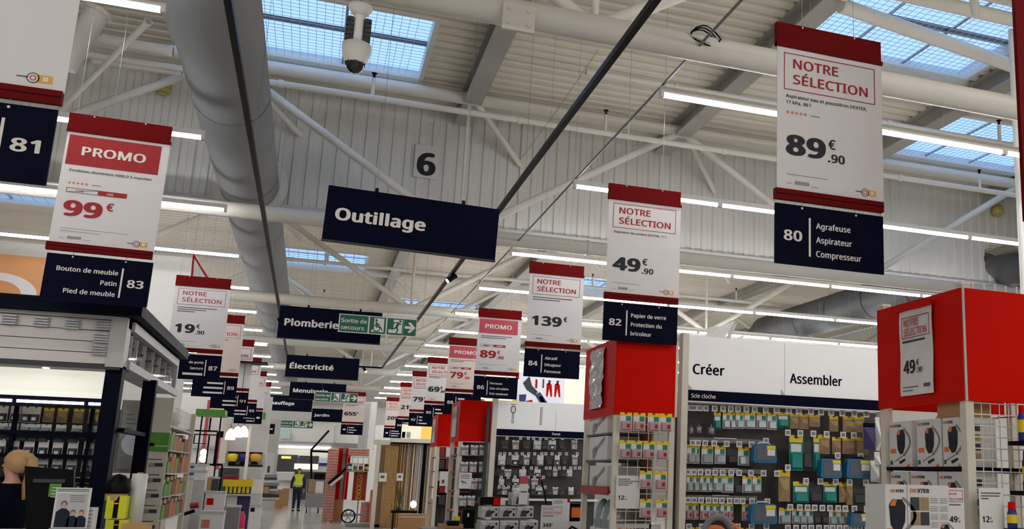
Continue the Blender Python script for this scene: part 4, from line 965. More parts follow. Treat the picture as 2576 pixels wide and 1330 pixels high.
# hole saws on hooks
for k, (x, y, w, h) in enumerate(((160, 240, 46, 95), (240, 228, 60, 100), (370, 240, 76, 100))):
    p, q = at(Z1(x), Z1v(y), GP), at(Z1(x+w/2), Z1v(y+h), GP); r = q.x-p.x; hh = p.z-q.z
    t = thing('hole_saw', 'bare steel hole saw hanging on a hook, %s from the white upright' % ORD[k], 'hole saw', (p.x, p.y, q.z), 'bare hole saws')
    MB().lathe([(0, hh*.75), (r*.9, hh*.7), (r, 0), (r*.94, 0), (r*.85, hh*.6)], (p.x, p.y, q.z), 14).build('cup', M['steel'], t)
    MB().tube([(p.x, p.y, q.z+hh*.7), (p.x, p.y, p.z)], r*.2, 8).build('arbor', M['steel'], t)
    MB().tube([(p.x, p.y, p.z), (p.x, GY+.36, p.z+.02)], .004, 5).build('hook', M['steel'], t)
# blue tool cases
def tool_case(u0, v0, u1, v1, Y, label, dark=False):
    a, b = at(u0, v0, Y), at(u1, v1, Y); w, h = b.x-a.x, a.z-b.z
    t = thing('tool_case', label, 'tool case', ((a.x+b.x)/2, Y+.05, b.z), 'blue accessory cases')
    pl = Plane((a.x, Y, a.z)); body = M['blue']
    out = [(.04*w, .12*h), (.12*w, .03*h), (.88*w, .03*h), (.96*w, .12*h), (w, .9*h), (.94*w, h), (.06*w, h), (0, .9*h)]
    MB().prism([pl.p(x, y, 0) for x, y in reversed(out)], (0, .09, 0)).build('shell', body, t)
    mb = MB(); pl.poly(mb, [(.14*w, .12*h), (.86*w, .12*h), (.9*w, .86*h), (.1*w, .86*h)], .004); mb.build('window', mat('smoked_window', (92,98,106), .15, vary=.2, scale=25), t)
    mb = MB(); pl.slab(mb, .55*w, .10*h, .92*w, .28*h, 0, .008); mb.build('yellow_label', M['yellow'], t)
    mb = MB(); pl.slab(mb, .58*w, .30*h, .9*w, .62*h, 0, .007); mb.build('white_label', M['paper'], t)
    MB().tube([pl.p(.25*w, .06*h, -.04), pl.p(.3*w, -.05*h, -.04), pl.p(.7*w, -.05*h, -.04), pl.p(.75*w, .06*h, -.04)], .012, 8).build('handle', M['ltgrey'] if not dark else M['blackm'], t)
tool_case(Z1(815), Z1v(435), Z1(1058), Z1v(642), GY+.02, 'blue tool case with white handle in the Créer bay, upper one')
tool_case(Z1(782), Z1v(1058), Z1(1062), Z1v(1280), GY+.02, 'blue tool case with white handle in the Créer bay, lower one')
tool_case(Z2(478), Z1v(585), Z2(700), Z1v(800), GY+.02, 'blue tool case in the Assembler bay, beside the teal packs', True)
tool_case(Z2(748), Z1v(588), Z2(1012), Z1v(802), GY+.02, 'blue tool case in the Assembler bay, nearest the vacuum boxes', True)
tool_case(Z2(790), Z1v(1160), Z2(992), Z1v(1300), GY+.02, 'small rounded blue tool case low in the Assembler bay', True)
# loose goods at the end of the bay
for k, (x0_, y0_, x1_, y1_, m) in enumerate(((945, 255, 1068, 500, 'purple'), (1068, 195, 1118, 510, 'paper'), (1060, 560, 1118, 660, 'paper'), (1020, 650, 1115, 840, 'ltgrey'))):
    a, b = at(Z2(x0_), Z1v(y0_), GY-.15), at(Z2(x1_), Z1v(y1_), GY-.15)
    t = thing('hanging_pouch', ['dark violet pouch hanging at the gondola end', 'tall white pouch behind the vacuum tower post', 'small white pouch behind the vacuum tower post', 'grey and black pouch behind the vacuum tower post'][k], 'pouch', ((a.x+b.x)/2, GY-.1, b.z), 'pouches at the gondola end')
    mb = MB(); xm_, zm_ = (a.x+b.x)/2, (a.z+b.z)/2
    mb.add([(a.x, GY-.1, a.z), (b.x, GY-.1, a.z), (b.x, GY-.1, b.z), (a.x, GY-.1, b.z), (xm_, GY-.19, zm_-.05), (xm_+.03, GY-.01, zm_-.05)], [(0, 4, 1), (1, 4, 2), (2, 4, 3), (3, 4, 0), (0, 1, 5), (1, 2, 5), (2, 3, 5), (3, 0, 5)]); mb.build('pouch', M[m], t)
    MB().box(a.x, b.x, GY-.105, GY-.095, a.z-.01, a.z+.04).build('header', M['paper'] if k else M['navyd'], t)
    MB().tube([(xm_, GY-.1, a.z+.02), (xm_, GY+.36, a.z+.03)], .004, 5).build('hook', M['steel'], t)
# folded white sheets stuck up behind the header
t = thing('folded_board', 'folded white cardboard stuck up behind the Créer header', 'cardboard', at(1810, 858, GY+.3))
mb = MB()
def sheet3(pts, th=.006):
    q = [Vector(p) for p in pts]; mb.prism(q, (0, th, 0))
sheet3([at(1767, 862, GY+.25), at(1808, 872, GY+.25), at(1850, 808, GY+.2), at(1838, 806, GY+.2), at(1815, 820, GY+.22), at(1785, 822, GY+.22)])
mb.build('folded_panel', M['white'], t); mb = MB()
sheet3([at(1812, 874, GY+.35), at(1826, 874, GY+.35), at(1855, 812, GY+.35), at(1846, 816, GY+.35)]); mb.build('folded_panel', M['ltgrey'], t); mb = MB()
sheet3([at(1830, 876, GY+.3), at(1852, 876, GY+.3), at(1874, 842, GY+.3), at(1862, 845, GY+.3)]); mb.build('folded_panel', M['white'], t)
# workshop vacuum in the foreground: grey ribbed hose over an orange body
t = thing('workshop_vacuum', 'orange workshop vacuum with grey ribbed hose at the lower edge', 'vacuum cleaner', at(1815, 1345, 8.6))
c = at(1806, 1352, 8.6); pts = [(c.x+.15*math.cos(a), 8.6, c.z+.19*math.sin(a)) for a in [math.pi*(1.12-.1*k) for k in range(13)]]
for k in range(36):
    q = k/36*12; i = int(q); f = q-i; p = Vector(pts[i]).lerp(Vector(pts[i+1]), f)
    d = (Vector(pts[i+1])-Vector(pts[i])).normalized()
    MB().tube([p-d*.004, p, p+d*.004], [.03, .036, .03], 12).build('hose_rib', M['hose'], t)
MB().tube(pts, .03, 10).build('hose', M['grey'], t)
MB().lathe([(0, .16), (.06, .15), (.13, .1), (.15, 0), (.15, -.5), (0, -.5)], (c.x+.03, 8.75, c.z-.05), 16).build('tank', M['orange'], t)
MB().lathe([(0, 0), (.19, 0), (.19, c.z-.55), (0, c.z-.55)], (c.x+.03, 8.75, 0), 16).build('drum', M['dkgrey'], t)
MB().tube([(c.x+.16, 8.7, c.z+.12), (c.x+.26, 8.7, c.z+.05)], .03, 8).build('grip', M['orange'], t)
# ================================================================== left-hand side: handle shop and service desk
def pxbox(u0, v0, u1, v1, Y, d=.1):
    """metric extents (x0,x1,y0,y1,z0,z1) of a box whose front shows at these pixels at depth Y"""
    um, vm = (u0+u1)/2, (v0+v1)/2
    return at(u0, vm, Y).x, at(u1, vm, Y).x, Y, Y+d, at(um, v1, Y).z, at(um, v0, Y).z
def simple(name, label, cat, u0, v0, u1, v1, Y, d, m, group=None, part='body', floor=False):
    x0, x1, y0, y1, z0, z1 = pxbox(u0, v0, u1, v1, Y, d)
    t = thing(name, label, cat, ((x0+x1)/2, (y0+y1)/2, 0 if floor else z0), group)
    MB().box(x0, x1, y0, y1, 0 if floor else z0, z1).build(part, m if not isinstance(m, str) else M[m], t)
    t_pl = Plane((x0, y0, z1)); return t, t_pl, x1-x0, z1-z0
slat_m = mat('grey_slatwall', (214,206,200), .5, vary=.04)
t = thing('display_kiosk', 'navy framed handle shop kiosk with grey slatted fascia', 'kiosk', (-4, 12, 0))
KF, KX = 10.5, -1.6
MB().box(-9, KX, KF-.12, 14.35, 3.04, 3.15).build('canopy', M['navyd'], t)
MB().box(-9, KX-.12, KF+.06, 14.3, 2.94, 3.04).build('soffit', M['navyd'], t)
fz0, fz1 = 2.575, 3.03
MB().box(-9, -1.86, KF+.03, KF+.08, fz0, fz1).build('fascia', M['ltgrey'], t)
for k in range(4):
    z = fz1-.03-.105*(k+1); MB().box(-9, -1.86, KF-.002, KF+.03, z, z+.097).build('slat', slat_m, t)
MB().box(-9, -1.73, KF-.015, KF+.03, fz1-.03, fz1+.005).build('fascia_rim', M['ltgrey'], t)
MB().box(-1.86, -1.72, KF-.02, KF+.22, fz0-.02, fz1).build('corner_post', M['ltgrey'], t)
MB().box(-9, -1.74, KF-.01, KF+.5, fz0-.045, fz0).build('under_board', M['dkgrey'], t)
lit = mat('glowing_panel', (236,234,222), .5, vary=0, emit=(240,236,220), estr=.75)  # on the kiosk, light from the downlights above is put in as emission
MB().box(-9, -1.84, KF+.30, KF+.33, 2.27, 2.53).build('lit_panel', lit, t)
MB().box(-9, -1.84, KF+.18, KF+.34, 2.18, 2.265).build('navy_beam', M['navyd'], t)
led = mat('led_strip', (255,255,250), .4, vary=0, emit=(255,250,238), estr=6)
for (a, b) in ((-3.4, -2.60), (-2.56, -2.02), (-1.98, -1.88)): MB().box(a, b, KF+.16, KF+.18, 2.20, 2.225).build('led_strip', led, t)
MB().lathe([(0, 0), (.03, 0), (.03, -.006), (0, -.006)], (at(118, 910, KF+.15).x, KF+.15, fz0-.046), 12).build('downlight', led, t)
MB().box(-1.86, -1.72, KF+.05, KF+.22, 0, fz0).build('upright', M['navyd'], t)
MB().box(-1.76, -1.63, 12.1, 12.22, 0, fz0).build('upright', M['navyd'], t)
MB().box(-9, -1.8, KF+.75, KF+.8, 0, 2.2).build('back_panel', mat('dark_back_panel', (40,38,40), .6), t)
for x in (-2.62, -1.99, -3.3): MB().box(x-.015, x+.015, KF+.44, KF+.5, 0, 2.18).build('divider', M['navyd'], t)
for z in (1.93, 1.72, 1.50): MB().box(-9, -1.86, KF+.42, KF+.5, z-.02, z+.02).build('shelf_rail', M['navyd'], t)
for z in (1.98, 1.5): MB().box(-1.74, -1.66, KF+.22, 12.1, z-.02, z+.02).build('side_rail', M['navyd'], t)
# glazed side case with sample door handles
MB().box(-1.74, -1.69, KF+.22, 14.3, 2.93, 3.02).build('case_rail', M['ltgrey'], t)
MB().box(-1.74, -1.69, KF+.22, 14.6, 2.56, 2.64).build('case_rail', M['ltgrey'], t)
MB().box(-1.74, -1.69, 14.2, 14.3, 2.64, 2.93).build('case_rail', M['ltgrey'], t)
MB().box(-1.98, -1.96, KF+.22, 14.3, 2.6, 2.94).build('case_back', mat('case_grey_back', (92,90,88), .6), t)
MB().box(-1.96, -1.72, KF+.22, 14.3, 2.57, 2.6).build('case_floor', M['ltgrey'], t)
cg = bpy.data.materials.new('case_glass'); cg.use_nodes = True; _n = cg.node_tree; _bb = _n.nodes['Principled BSDF']; _bb.inputs['Roughness'].default_value = .05; _t2 = _n.nodes.new('ShaderNodeBsdfTransparent'); _m2 = _n.nodes.new('ShaderNodeMixShader'); _m2.inputs[0].default_value = .07
_n.links.new(_t2.outputs[0], _m2.inputs[1]); _n.links.new(_bb.outputs[0], _m2.inputs[2]); _n.links.new(_m2.outputs[0], _n.nodes['Material Output'].inputs[0])
MB().box(-1.715, -1.711, KF+.25, 14.2, 2.64, 2.93).build('case_glass', cg, t)
for k, (u, bm_) in enumerate(((335, 'clear'), (350, 'brass'), (373, 'brass'), (398, 'brass'), (418, 'brass'), (440, 'brass'), (456, 'clear'))):
    y = (10.86, 11.2, 11.75, 12.35, 12.9, 13.4, 13.95)[k]
    h = thing('door_handle', '%s sample door handle with black lever in the glass case, %s from the corner' % ('brass' if bm_ == 'brass' else 'clear', ORD[k]), 'door handle', (-1.85, y, 2.6), 'sample door handles in the glass case')
    MB().box(-1.90, -1.73, y+.07, y+.085, 2.605, 2.91).build('sample_board', M['clear'] if k % 2 else M['ltgrey'], h)
    MB().box(-1.85, -1.77, y+.05, y+.07, 2.62, 2.89).build('back_plate', M[bm_], h)
    MB().tube([(-1.81, y+.05, 2.80), (-1.81, y-.01, 2.80), (-1.735, y-.015, 2.80)], .016, 8).build('lever', M['blackm'], h)
    MB().tube([(-1.81, y+.05, 2.68), (-1.81, y+.02, 2.68)], .02, 10).build('lock_barrel', M['blackm'], h)
    MB().tube([(-1.81, y+.05, 2.86), (-1.79, y+.0, 2.87), (-1.75, y+.0, 2.88)], .016, 8).build('knob', M[bm_], h)
# square pull samples on the slats
for k, (u, v) in enumerate(((24, 803), (104, 809), (182, 815), (260, 818), (255, 850), (250, 880))):
    p = at(u, v, KF-.03); h = thing('pull_sample', 'square ribbed steel pull on the slatted fascia, %s' % ['leftmost of the row', 'second of the row', 'third of the row', 'top one of the corner column', 'middle one of the corner column', 'bottom one of the corner column'][k], 'drawer pull', (p.x, KF-.02, p.z-.05), 'ribbed steel pulls on the fascia')
    MB().box(p.x-.06, p.x+.06, KF-.025, KF-.002, p.z-.045, p.z+.045).build('plate', M['ltgrey'], h)
    for j in range(4): MB().box(p.x-.06, p.x+.055, KF-.045, KF-.02, p.z-.045+.025*j, p.z-.035+.025*j).build('rib', M['steel'], h)
# packs of handles on the shelves
rows = [(1020, 'wht2', 40, (10, 42, 70, 92)), (1022, 'khaki', 36, (125, 160, 200, 238)), (1063, 'white', 18, (8, 36, 66, 90, 118, 155, 195, 236)), (1086, 'dark', 22, (30, 60, 85, 110, 150, 185, 232)),
        (1103, 'wht2', 40, (4, 38, 76, 112, 148, 186, 226)), (1150, 'wht2', 30, (110, 146, 182, 220)), (1194, 'wht2', 34, (205, 218))]
for r, (v, kind, h, us) in enumerate(rows):
    for k, u in enumerate(us): pack(kind, u, v+u*.03, 26 if kind != 'dark' else 30, h, KF+.53, '%s handle pack in the navy kiosk, row %s, %s from its left' % ({'wht2': 'black and white', 'khaki': 'brown', 'white': 'white', 'dark': 'dark'}[kind], ORD[r], ORD[k]), 'handle packs in the navy kiosk')
# white posters and globe lamp in the kiosk side
simple('poster_board', 'tall white poster board between the navy uprights', 'poster', 296, 1006, 352, 1190, 12.4, .02, 'paper')
x0, x1, y0, y1, z0, z1 = pxbox(300, 1030, 345, 1180, 12.38, .01)
t = thing('pinned_sheet', 'small white sheet with faint print pinned to the poster board', 'paper', ((x0+x1)/2, 12.38, z0)); MB().box(x0, x1, 12.375, 12.385, z0, z1).build('sheet', M['white'], t)
mb = MB(); pl = Plane((x0, 12.375, z1)); [pl.rect(mb, .04, .05+.05*k, .10+.03*(k % 3), .056+.05*k, .002) for k in range(8)]; mb.build('print', M['ink'], t)
c = at(337, 1116, 12.35); t = thing('globe_lamp', 'white glass globe lamp behind the navy upright', 'lamp', (c.x, c.y, c.z-.15))
MB().ball(c, .125, 18, 12).build('globe', mat('opal_glass', (235,238,242), .25, vary=0, emit=(235,240,250), estr=.12), t)
MB().tube([c+Vector((.12, 0, 0)), c+Vector((.2, 0, 0))], .02, 8).build('bracket', M['blackm'], t)
# service desk with what stands on it
DZT = 1.10
t = thing('service_desk', 'dark service desk in front of the handle kiosk', 'desk', (-2.4, 9.5, 0))
MB().box(-4.5, -1.42, 9.0, 10.05, DZT-.04, DZT).build('desktop', M['ltgrey'], t); MB().box(-4.4, -1.5, 9.08, 9.95, 0, DZT-.04).build('front_panel', M['navyd'], t)
a = at(62, 1172, 9.62); b = at(187, 1176, 9.62)
t = thing('monitor', 'large black monitor seen from behind on the service desk', 'monitor', ((a.x+b.x)/2+.03, 9.65, DZT))
MB().hexa([(a.x+.08, 9.62, DZT+.02), (b.x+.05, 9.62, DZT+.02), (b.x+.05, 9.68, DZT+.02), (a.x+.08, 9.68, DZT+.02), (a.x, 9.62, a.z), (b.x, 9.62, a.z-.02), (b.x, 9.68, a.z-.02), (a.x, 9.68, a.z)]).build('screen_back', M['blackm'], t)
MB().box(a.x+.08, b.x-.05, 9.60, 9.622, a.z-.13, a.z-.10).build('vent_slot', M['dkgrey'], t)
MB().box(a.x+.2, b.x-.1, 9.5, 9.8, DZT, DZT+.02).build('foot', M['blackm'], t)
t, pl, w, h = simple('green_notice', 'small green notice stuck on the black monitor', 'notice', 123, 1216, 153, 1249, 9.59, .004, 'lime')
mb = MB(); [pl.rect(mb, .02, .03+.025*k, .08, .036+.025*k, .002) for k in range(4)]; mb.build('print', M['signwhite'], t)
t, pl, w, h = simple('leaflet_stand', 'upright leaflet stand with picture of three staff on the desk', 'leaflet stand', 134, 1226, 224, 1340, 9.25, .01, 'paper')
mb = MB()
for b0, b1, m in ((.03, .05, 0), (.07, .085, 0), (.90, .96, 0)): pl.rect(mb, .04*w, b0*h, .93*w, b1*h, .002, m)
pl.rect(mb, .06*w, .13*h, .92*w, .88*h, .002, 1)
for k in range(4): pl.rect(mb, .42*w, (.17+.045*k)*h, .85*w, (.18+.045*k)*h, .004, 2)
mb.build('leaflet_print', [mat('print_green', (62,120,76), .6), mat('print_pale', (196,190,194), .6), M['ink']], t)
mb = MB()
for (cx_, cy_, s) in ((.28, .38, 1.15), (.56, .56, .85), (.80, .56, .85)):
    pl.disc(mb, cx_*w, (cy_-.02)*h, .075*w*s, .06*h*s, .005, 0); pl.disc(mb, cx_*w, cy_*h, .058*w*s, .055*h*s, .006, 1)
    pl.poly(mb, [((cx_-.06*s)*w, (cy_+.07*s)*h), ((cx_+.06*s)*w, (cy_+.07*s)*h), ((cx_+.17*s)*w, (cy_+.14*s)*h), ((cx_+.18*s)*w, .87*h), ((cx_-.18*s)*w, .87*h), ((cx_-.17*s)*w, (cy_+.14*s)*h)], .0045, 2)
mb.build('staff_picture', [mat('print_brown', (84,56,48), .6), M['skin'], M['denim']], t)
MB().box(pl.o.x-.01, pl.o.x+w+.01, 9.24, 9.3, DZT, DZT+.05).build('stand_foot', M['clear'], t)
t, pl, w, h = simple('leaflet_pile', 'pile of small white cards beside the leaflet stand', 'leaflets', 212, 1276, 238, 1340, 9.3, .1, 'paper')
mb = MB(); [pl.rect(mb, .02, .02+.03*k, w-.02, .03+.03*k, .002) for k in range(5)]; mb.build('print', M['inklt'], t)
for k, (v0, v1) in enumerate(((1247, 1304), (1307, 1345))):
    t, pl, w, h = simple('tool_carton', ['bright yellow and black tool carton on the desk, upper one', 'bright yellow and black tool carton on the desk, lower one'][k], 'box', 266, v0, 317, v1, 9.7, .15, mat('acid_yellow', (222,224,36), .5), 'yellow cartons on the desk')
    mb = MB(); pl.rect(mb, .38*w, .02*h, .62*w, .98*h, .002); mb.build('black_band', M['blackm'], t)
    mb = MB(); pl.rect(mb, .40*w, .3*h, .60*w, .36*h, .004); mb.build('print', M['yellow'], t)
c = at(294, 1240, 9.78); t = thing('desk_lamp', 'black domed lamp head with wooden base on the yellow cartons', 'lamp', (c.x, c.y, c.z-.08))
MB().lathe([(.10, .0), (.105, .03), (.09, .10), (.05, .15), (0, .165)], c, 16).build('dome', M['blackm'], t)
MB().lathe([(.085, -.06), (.09, 0), (0, 0)], c, 16).build('wood_ring', M['wood'], t)
a, b = at(331, 1190, 10.0), at(364, 1310, 10.0); r = (b.x-a.x)/2*.82
t = thing('film_roll', 'tall translucent roll of plastic film standing on the desk', 'film roll', (a.x+r, 10.0, DZT))
MB().lathe([(0, DZT), (r, DZT), (r, a.z), (r*.4, a.z), (r*.4, a.z-.02)], (a.x+r+.02, 9.9, 0), 18).build('film', mat('milky_film', (206,204,198), .3, vary=.06, scale=14), t)
MB().lathe([(r*.38, DZT+.01), (r*.38, a.z+.01), (r*.3, a.z+.01)], (a.x+r+.02, 9.9, 0), 12).build('core', M['carton'], t)
t, pl, w, h = simple('desk_tray', 'pale wooden tray at the desk edge beside the film roll', 'tray', 305, 1318, 372, 1340, 9.35, .25, 'wood')
# ------------------------------------------------------------------ people
def limb_mesh(name, joints, edges, radii, mtl, parent, root, sub=2):
    names = list(joints); me = bpy.data.meshes.new(name); o0 = wloc(parent) if parent else Vector((0, 0, 0))
    me.from_pydata([tuple(Vector(joints[n])) for n in names], [(names.index(a), names.index(b)) for a, b in edges], [])
    me.materials.append(mtl); o = bpy.data.objects.new(name, me); COL.objects.link(o)
    o.modifiers.new('skin', 'SKIN'); me.skin_vertices.new() if not me.skin_vertices else None
    for i, n in enumerate(names):
        r = radii[n]; r = r if isinstance(r, tuple) else (r, r)
        me.skin_vertices[0].data[i].radius = r; me.skin_vertices[0].data[i].use_root = (n == root)
    s = o.modifiers.new('smooth', 'SUBSURF'); s.levels = sub; s.render_levels = sub
    for p in me.polygons: p.use_smooth = True
    o.modifiers['skin'].use_smooth_shade = True
    if parent: o.parent = parent
    return o
def person(label, loc, yaw, height, arms, legs, top, bottom, hair, vest=None, ponytail=False, group=None):
    """joints in a local frame, facing -y, scaled to the height, feet at z = 0"""
    k = height/1.74
    J = dict(pelvis=(0, 0, .95), waist=(0, .0, 1.10), chest=(0, .0, 1.32), neck0=(0, .01, 1.45), neck=(0, -.0, 1.505), jaw=(0, -.03, 1.565), head=(0, -.012, 1.635), crown=(0, .005, 1.70))
    Rr = dict(pelvis=(.15, .11), waist=(.135, .10), chest=(.155, .105), neck0=(.075, .07), neck=(.046, .048), jaw=(.05, .062), head=(.07, .085), crown=(.045, .055))
    E_ = [('pelvis', 'waist'), ('waist', 'chest'), ('chest', 'neck0'), ('neck0', 'neck'), ('neck', 'jaw'), ('jaw', 'head'), ('head', 'crown')]
    for s, n in ((-1, 'r'), (1, 'l')):
        el, wr = arms[n]; lg = legs[n]
        J.update({'sh'+n: (s*.175, .0, 1.40), 'el'+n: el, 'wr'+n: wr, 'hip'+n: (s*.09, 0, .90), 'kn'+n: lg[0], 'an'+n: lg[1], 'to'+n: (lg[1][0]+s*.02, lg[1][1]-.15, lg[1][2]-.045)})
        Rr.update({'sh'+n: .062, 'el'+n: .043, 'wr'+n: .029, 'hip'+n: .088, 'kn'+n: .058, 'an'+n: .042, 'to'+n: .034})
        E_ += [('chest', 'sh'+n), ('sh'+n, 'el'+n), ('el'+n, 'wr'+n), ('pelvis', 'hip'+n), ('hip'+n, 'kn'+n), ('kn'+n, 'an'+n), ('an'+n, 'to'+n)]
        d = (Vector(wr)-Vector(el)).normalized(); pm = Vector(wr)+d*.07; J['pa'+n] = tuple(pm); Rr['pa'+n] = (.036, .018); E_.append(('wr'+n, 'pa'+n))
        side = Vector((0, -1, 0))
        for f, (off, ln) in enumerate(((-.026, .065), (-.009, .078), (.009, .074), (.026, .058))):
            b0 = pm+side*off; b1 = b0+d*ln*.55+Vector((-s*.008, 0, 0)); b2 = b0+d*ln+Vector((-s*.025, 0, 0))
            for q, b in (('a', b1), ('b', b2)): J['f%d%s%s' % (f, q, n)] = tuple(b); Rr['f%d%s%s' % (f, q, n)] = .0085
            E_ += [('pa'+n, 'f%da%s' % (f, n)), ('f%da%s' % (f, n), 'f%db%s' % (f, n))]
        th = Vector(wr)+d*.03+Vector((0, -.035, 0)); th2 = th+d*.045+Vector((-s*.01, -.015, 0))
        J['t1'+n] = tuple(th); J['t2'+n] = tuple(th2); Rr['t1'+n] = .011; Rr['t2'+n] = .009; E_ += [('wr'+n, 't1'+n), ('t1'+n, 't2'+n)]
    t = thing('person', label, 'person', (0, 0, 0), group)
    limb_mesh('body', J, E_, Rr, M['skin'], t, 'pelvis')
    def cloth(name, keys, grow, mtl, root):
        kk = [q for q in J if q in keys]
        limb_mesh(name, {q: J[q] for q in kk}, [e for e in E_ if e[0] in keys and e[1] in keys], {q: tuple(x*grow+.008 for x in (Rr[q] if isinstance(Rr[q], tuple) else (Rr[q],)*2)) for q in kk}, mtl, t, root)
    cloth('jacket', {'pelvis', 'waist', 'chest', 'neck0', 'shr', 'elr', 'shl', 'ell', 'wrr', 'wrl'}, 1.10, top, 'chest')
    cloth('trousers', {'pelvis', 'hipr', 'knr', 'anr', 'hipl', 'knl', 'anl'}, 1.12, bottom, 'pelvis')
    for n in 'rl':
        a = Vector(J['an'+n]); b = Vector(J['to'+n])
        mb = MB(); mb.hexa([(a.x-.045, a.y+.05, 0), (a.x+.045, a.y+.05, 0), (b.x+.05, b.y-.03, 0), (b.x-.05, b.y-.03, 0), (a.x-.04, a.y+.045, .10), (a.x+.04, a.y+.045, .10), (b.x+.04, b.y-.02, .06), (b.x-.04, b.y-.02, .06)]); mb.build('shoe', M['blackm'], t)
    if vest:
        kk = {'pelvis', 'waist', 'chest'}; v = {q: J[q] for q in kk}
        cloth('vest', {'pelvis', 'waist', 'chest', 'neck0'}, 1.24, vest, 'chest')
        MB().lathe([(.185, 1.08), (.186, 1.13)], (0, 0, 0), 18).build('reflective_band', M['signwhite'], t).scale = (1, .74, 1)
    # hair, face
    mb = MB(); hc = Vector((0, .022, 1.636))
    n, kz = 18, 10
    vs = []
    for a in range(kz+1):
        for b in range(n):
            ph = 2*math.pi*b/n; bk = (1+math.sin(ph))/2; th = math.pi*(.36+.44*min(1, bk*1.35))*a/kz
            wv = 1+.012*math.sin(b*5+a*.7)
            vs.append(hc+Vector((.098*wv*math.sin(th)*math.cos(ph), .116*wv*math.sin(th)*math.sin(ph)+.008, .112*math.cos(th))))
    mb.add(vs, [(a*n+b, (a+1)*n+b, (a+1)*n+(b+1) % n, a*n+(b+1) % n) for a in range(kz) for b in range(n)], 0, True)
    if ponytail:
        mb.ball((0, .135, 1.68), .04, 10, 7)
        mb.tube([(0, .12, 1.69), (-.01, .16, 1.66), (-.02, .165, 1.56), (-.02, .14, 1.44), (-.02, .12, 1.32)], [.03, .042, .05, .042, .012], 10)
    mb.build('hair', hair, t)
    for s in (-1, 1):
        MB().ball((s*.03, -.092, 1.63), .009, 8, 6).build('eye', M['blackm'], t)
        MB().ball((s*.08, .0, 1.625), .024, 8, 6, sx=.4, sy=.7).build('ear', M['skin'], t)
    mb = MB(); mb.add([(0, -.122, 1.60), (-.015, -.09, 1.596), (.015, -.09, 1.596), (0, -.092, 1.64)], [(0, 1, 2), (0, 2, 3), (0, 3, 1), (1, 3, 2)]); mb.build('nose', M['skin'], t)
    MB().box(-.024, .024, -.096, -.08, 1.568, 1.575).build('mouth', mat('lips', (160,90,84), .5), t)
    t.location = loc; t.rotation_euler.z = yaw; t.scale = (k, k, k); WL[t.name] = Vector(loc)
    return t
p = at(42, 1132, 10.32)
w = person('woman in navy jacket with a blond ponytail behind the black monitor', (p.x-.0, 10.32, 0), math.radians(-118), p.z, dict(r=((-.24, -.05, 1.14), (-.17, -.28, 1.12)), l=((.24, -.05, 1.14), (.17, -.28, 1.12))),
       dict(r=((-.10, -.01, .50), (-.11, .0, .08)), l=((.10, -.01, .50), (.11, .0, .08))), M['navyd'], M['denim'], M['blond'], ponytail=True)
MB().lathe([(.078, 1.485), (.07, 1.525), (.066, 1.525)], (0, 0, 0), 14).build('collar', M['signwhite'], w).scale = (1, 1, 1)

# ------------------------------------------------------------------ green and white seed stand next to the kiosk
SY = 12.6
t = thing('seed_stand', 'tall white end panel with green band and label stickers', 'display stand', (-1.6, SY, 0))
a = at(352, 1200, SY); b = at(408, 1100, SY); X0, X1 = -1.74, -1.49
MB().box(X0, X1, SY, SY+.04, 0, 2.42).build('end_panel', M['warmwhite'], t)
zz = lambda v: at(385, v, SY).z
MB().box(X0-.002, X1+.002, SY-.01, SY, zz(1135), zz(1087)).build('green_band', M['lime'], t)
MB().box(X0, X1, SY-.012, SY-.008, zz(1122), zz(1120)).build('white_line', M['signwhite'], t)
pl = Plane((X0, SY-.002, zz(1140)))
mb = MB()
for k in range(6):
    b0 = .06+.17*k
    pl.rect(mb, .05, b0, .20, b0+.01, .002); pl.rect(mb, .08, b0+.045, .14, b0+.09, .002, 1); pl.rect(mb, .14, b0+.045, .22, b0+.085, .002, 2)
mb.build('label_print', [M['ink'], M['inklt'], M['dkgrey']], t)
MB().box(X1-.02, X1+.02, SY+.04, 14.8, 0, .12).build('base', M['warmwhite'], t)
MB().box(X0+.0, X0+.02, SY+.04, 14.8, 0, 2.35).build('back_panel', M['khaki'], t)
MB().box(X1-.03, X1+.03, 14.75, 14.82, 0, 2.35).build('upright', M['warmwhite'], t)
for k, z in enumerate((.78, 1.04, 1.30, 1.56, 1.82, 2.08)):
    s = MB().box(X0+.02, X1+.02, SY+.04, 14.75, z, z+.015).build('shelf', M['ltgrey'], t)
random.seed(11)
for k, z in enumerate((1.055, 1.315, 1.575, 1.835)):
    for j in range(6):
        y = SY+.3+j*.35
        m = ['lime', 'brick', 'carton', 'darkred'][(j*3+k) % 4] if j else 'lime'
        t = thing('seed_box', '%s box on the seed stand, %s shelf up, %s from the end panel' % ({'lime': 'green', 'brick': 'salmon', 'carton': 'brown', 'darkred': 'dark red'}[m], ORD[k], ORD[j]), 'display box', ((X0+X1)/2, y, z), 'boxes on the seed stand')
        h = random.uniform(.12, .2); MB().box(X0+.04, X1-.0, y-.16, y+.16, z, z+h).build('tray', M[m], t)
        for q in range(3): MB().box(X0+.06, X1-.03, y-.14+.1*q, y-.07+.1*q, z+h, z+h+.05).build('packet', M['paper' if q % 2 else 'khaki'], t)
for k, (z, m) in enumerate(((2.1, 'ltgrey'), (2.1, 'white'), (2.1, 'brick'))[:2]):
    y = SY+.5+.95*k
    t = thing('wire_basket', 'white wire basket on top of the seed stand, %s from the end panel' % ORD[k], 'basket', (-1.65, y, z), 'baskets on the seed stand')
    mesh_panel(t, y-.4, y+.4, X1+.01, z, z+.22, .1, .07, axis='y', th=.003)
    MB().box(X0+.05, X1-.02, y-.36, y+.36, z, z+.02).build('basket_floor', M['wire'], t)
    MB().ball((-1.66, y, z+.13), .10, 10, 8, sy=2.2).build('contents', M[m], t)
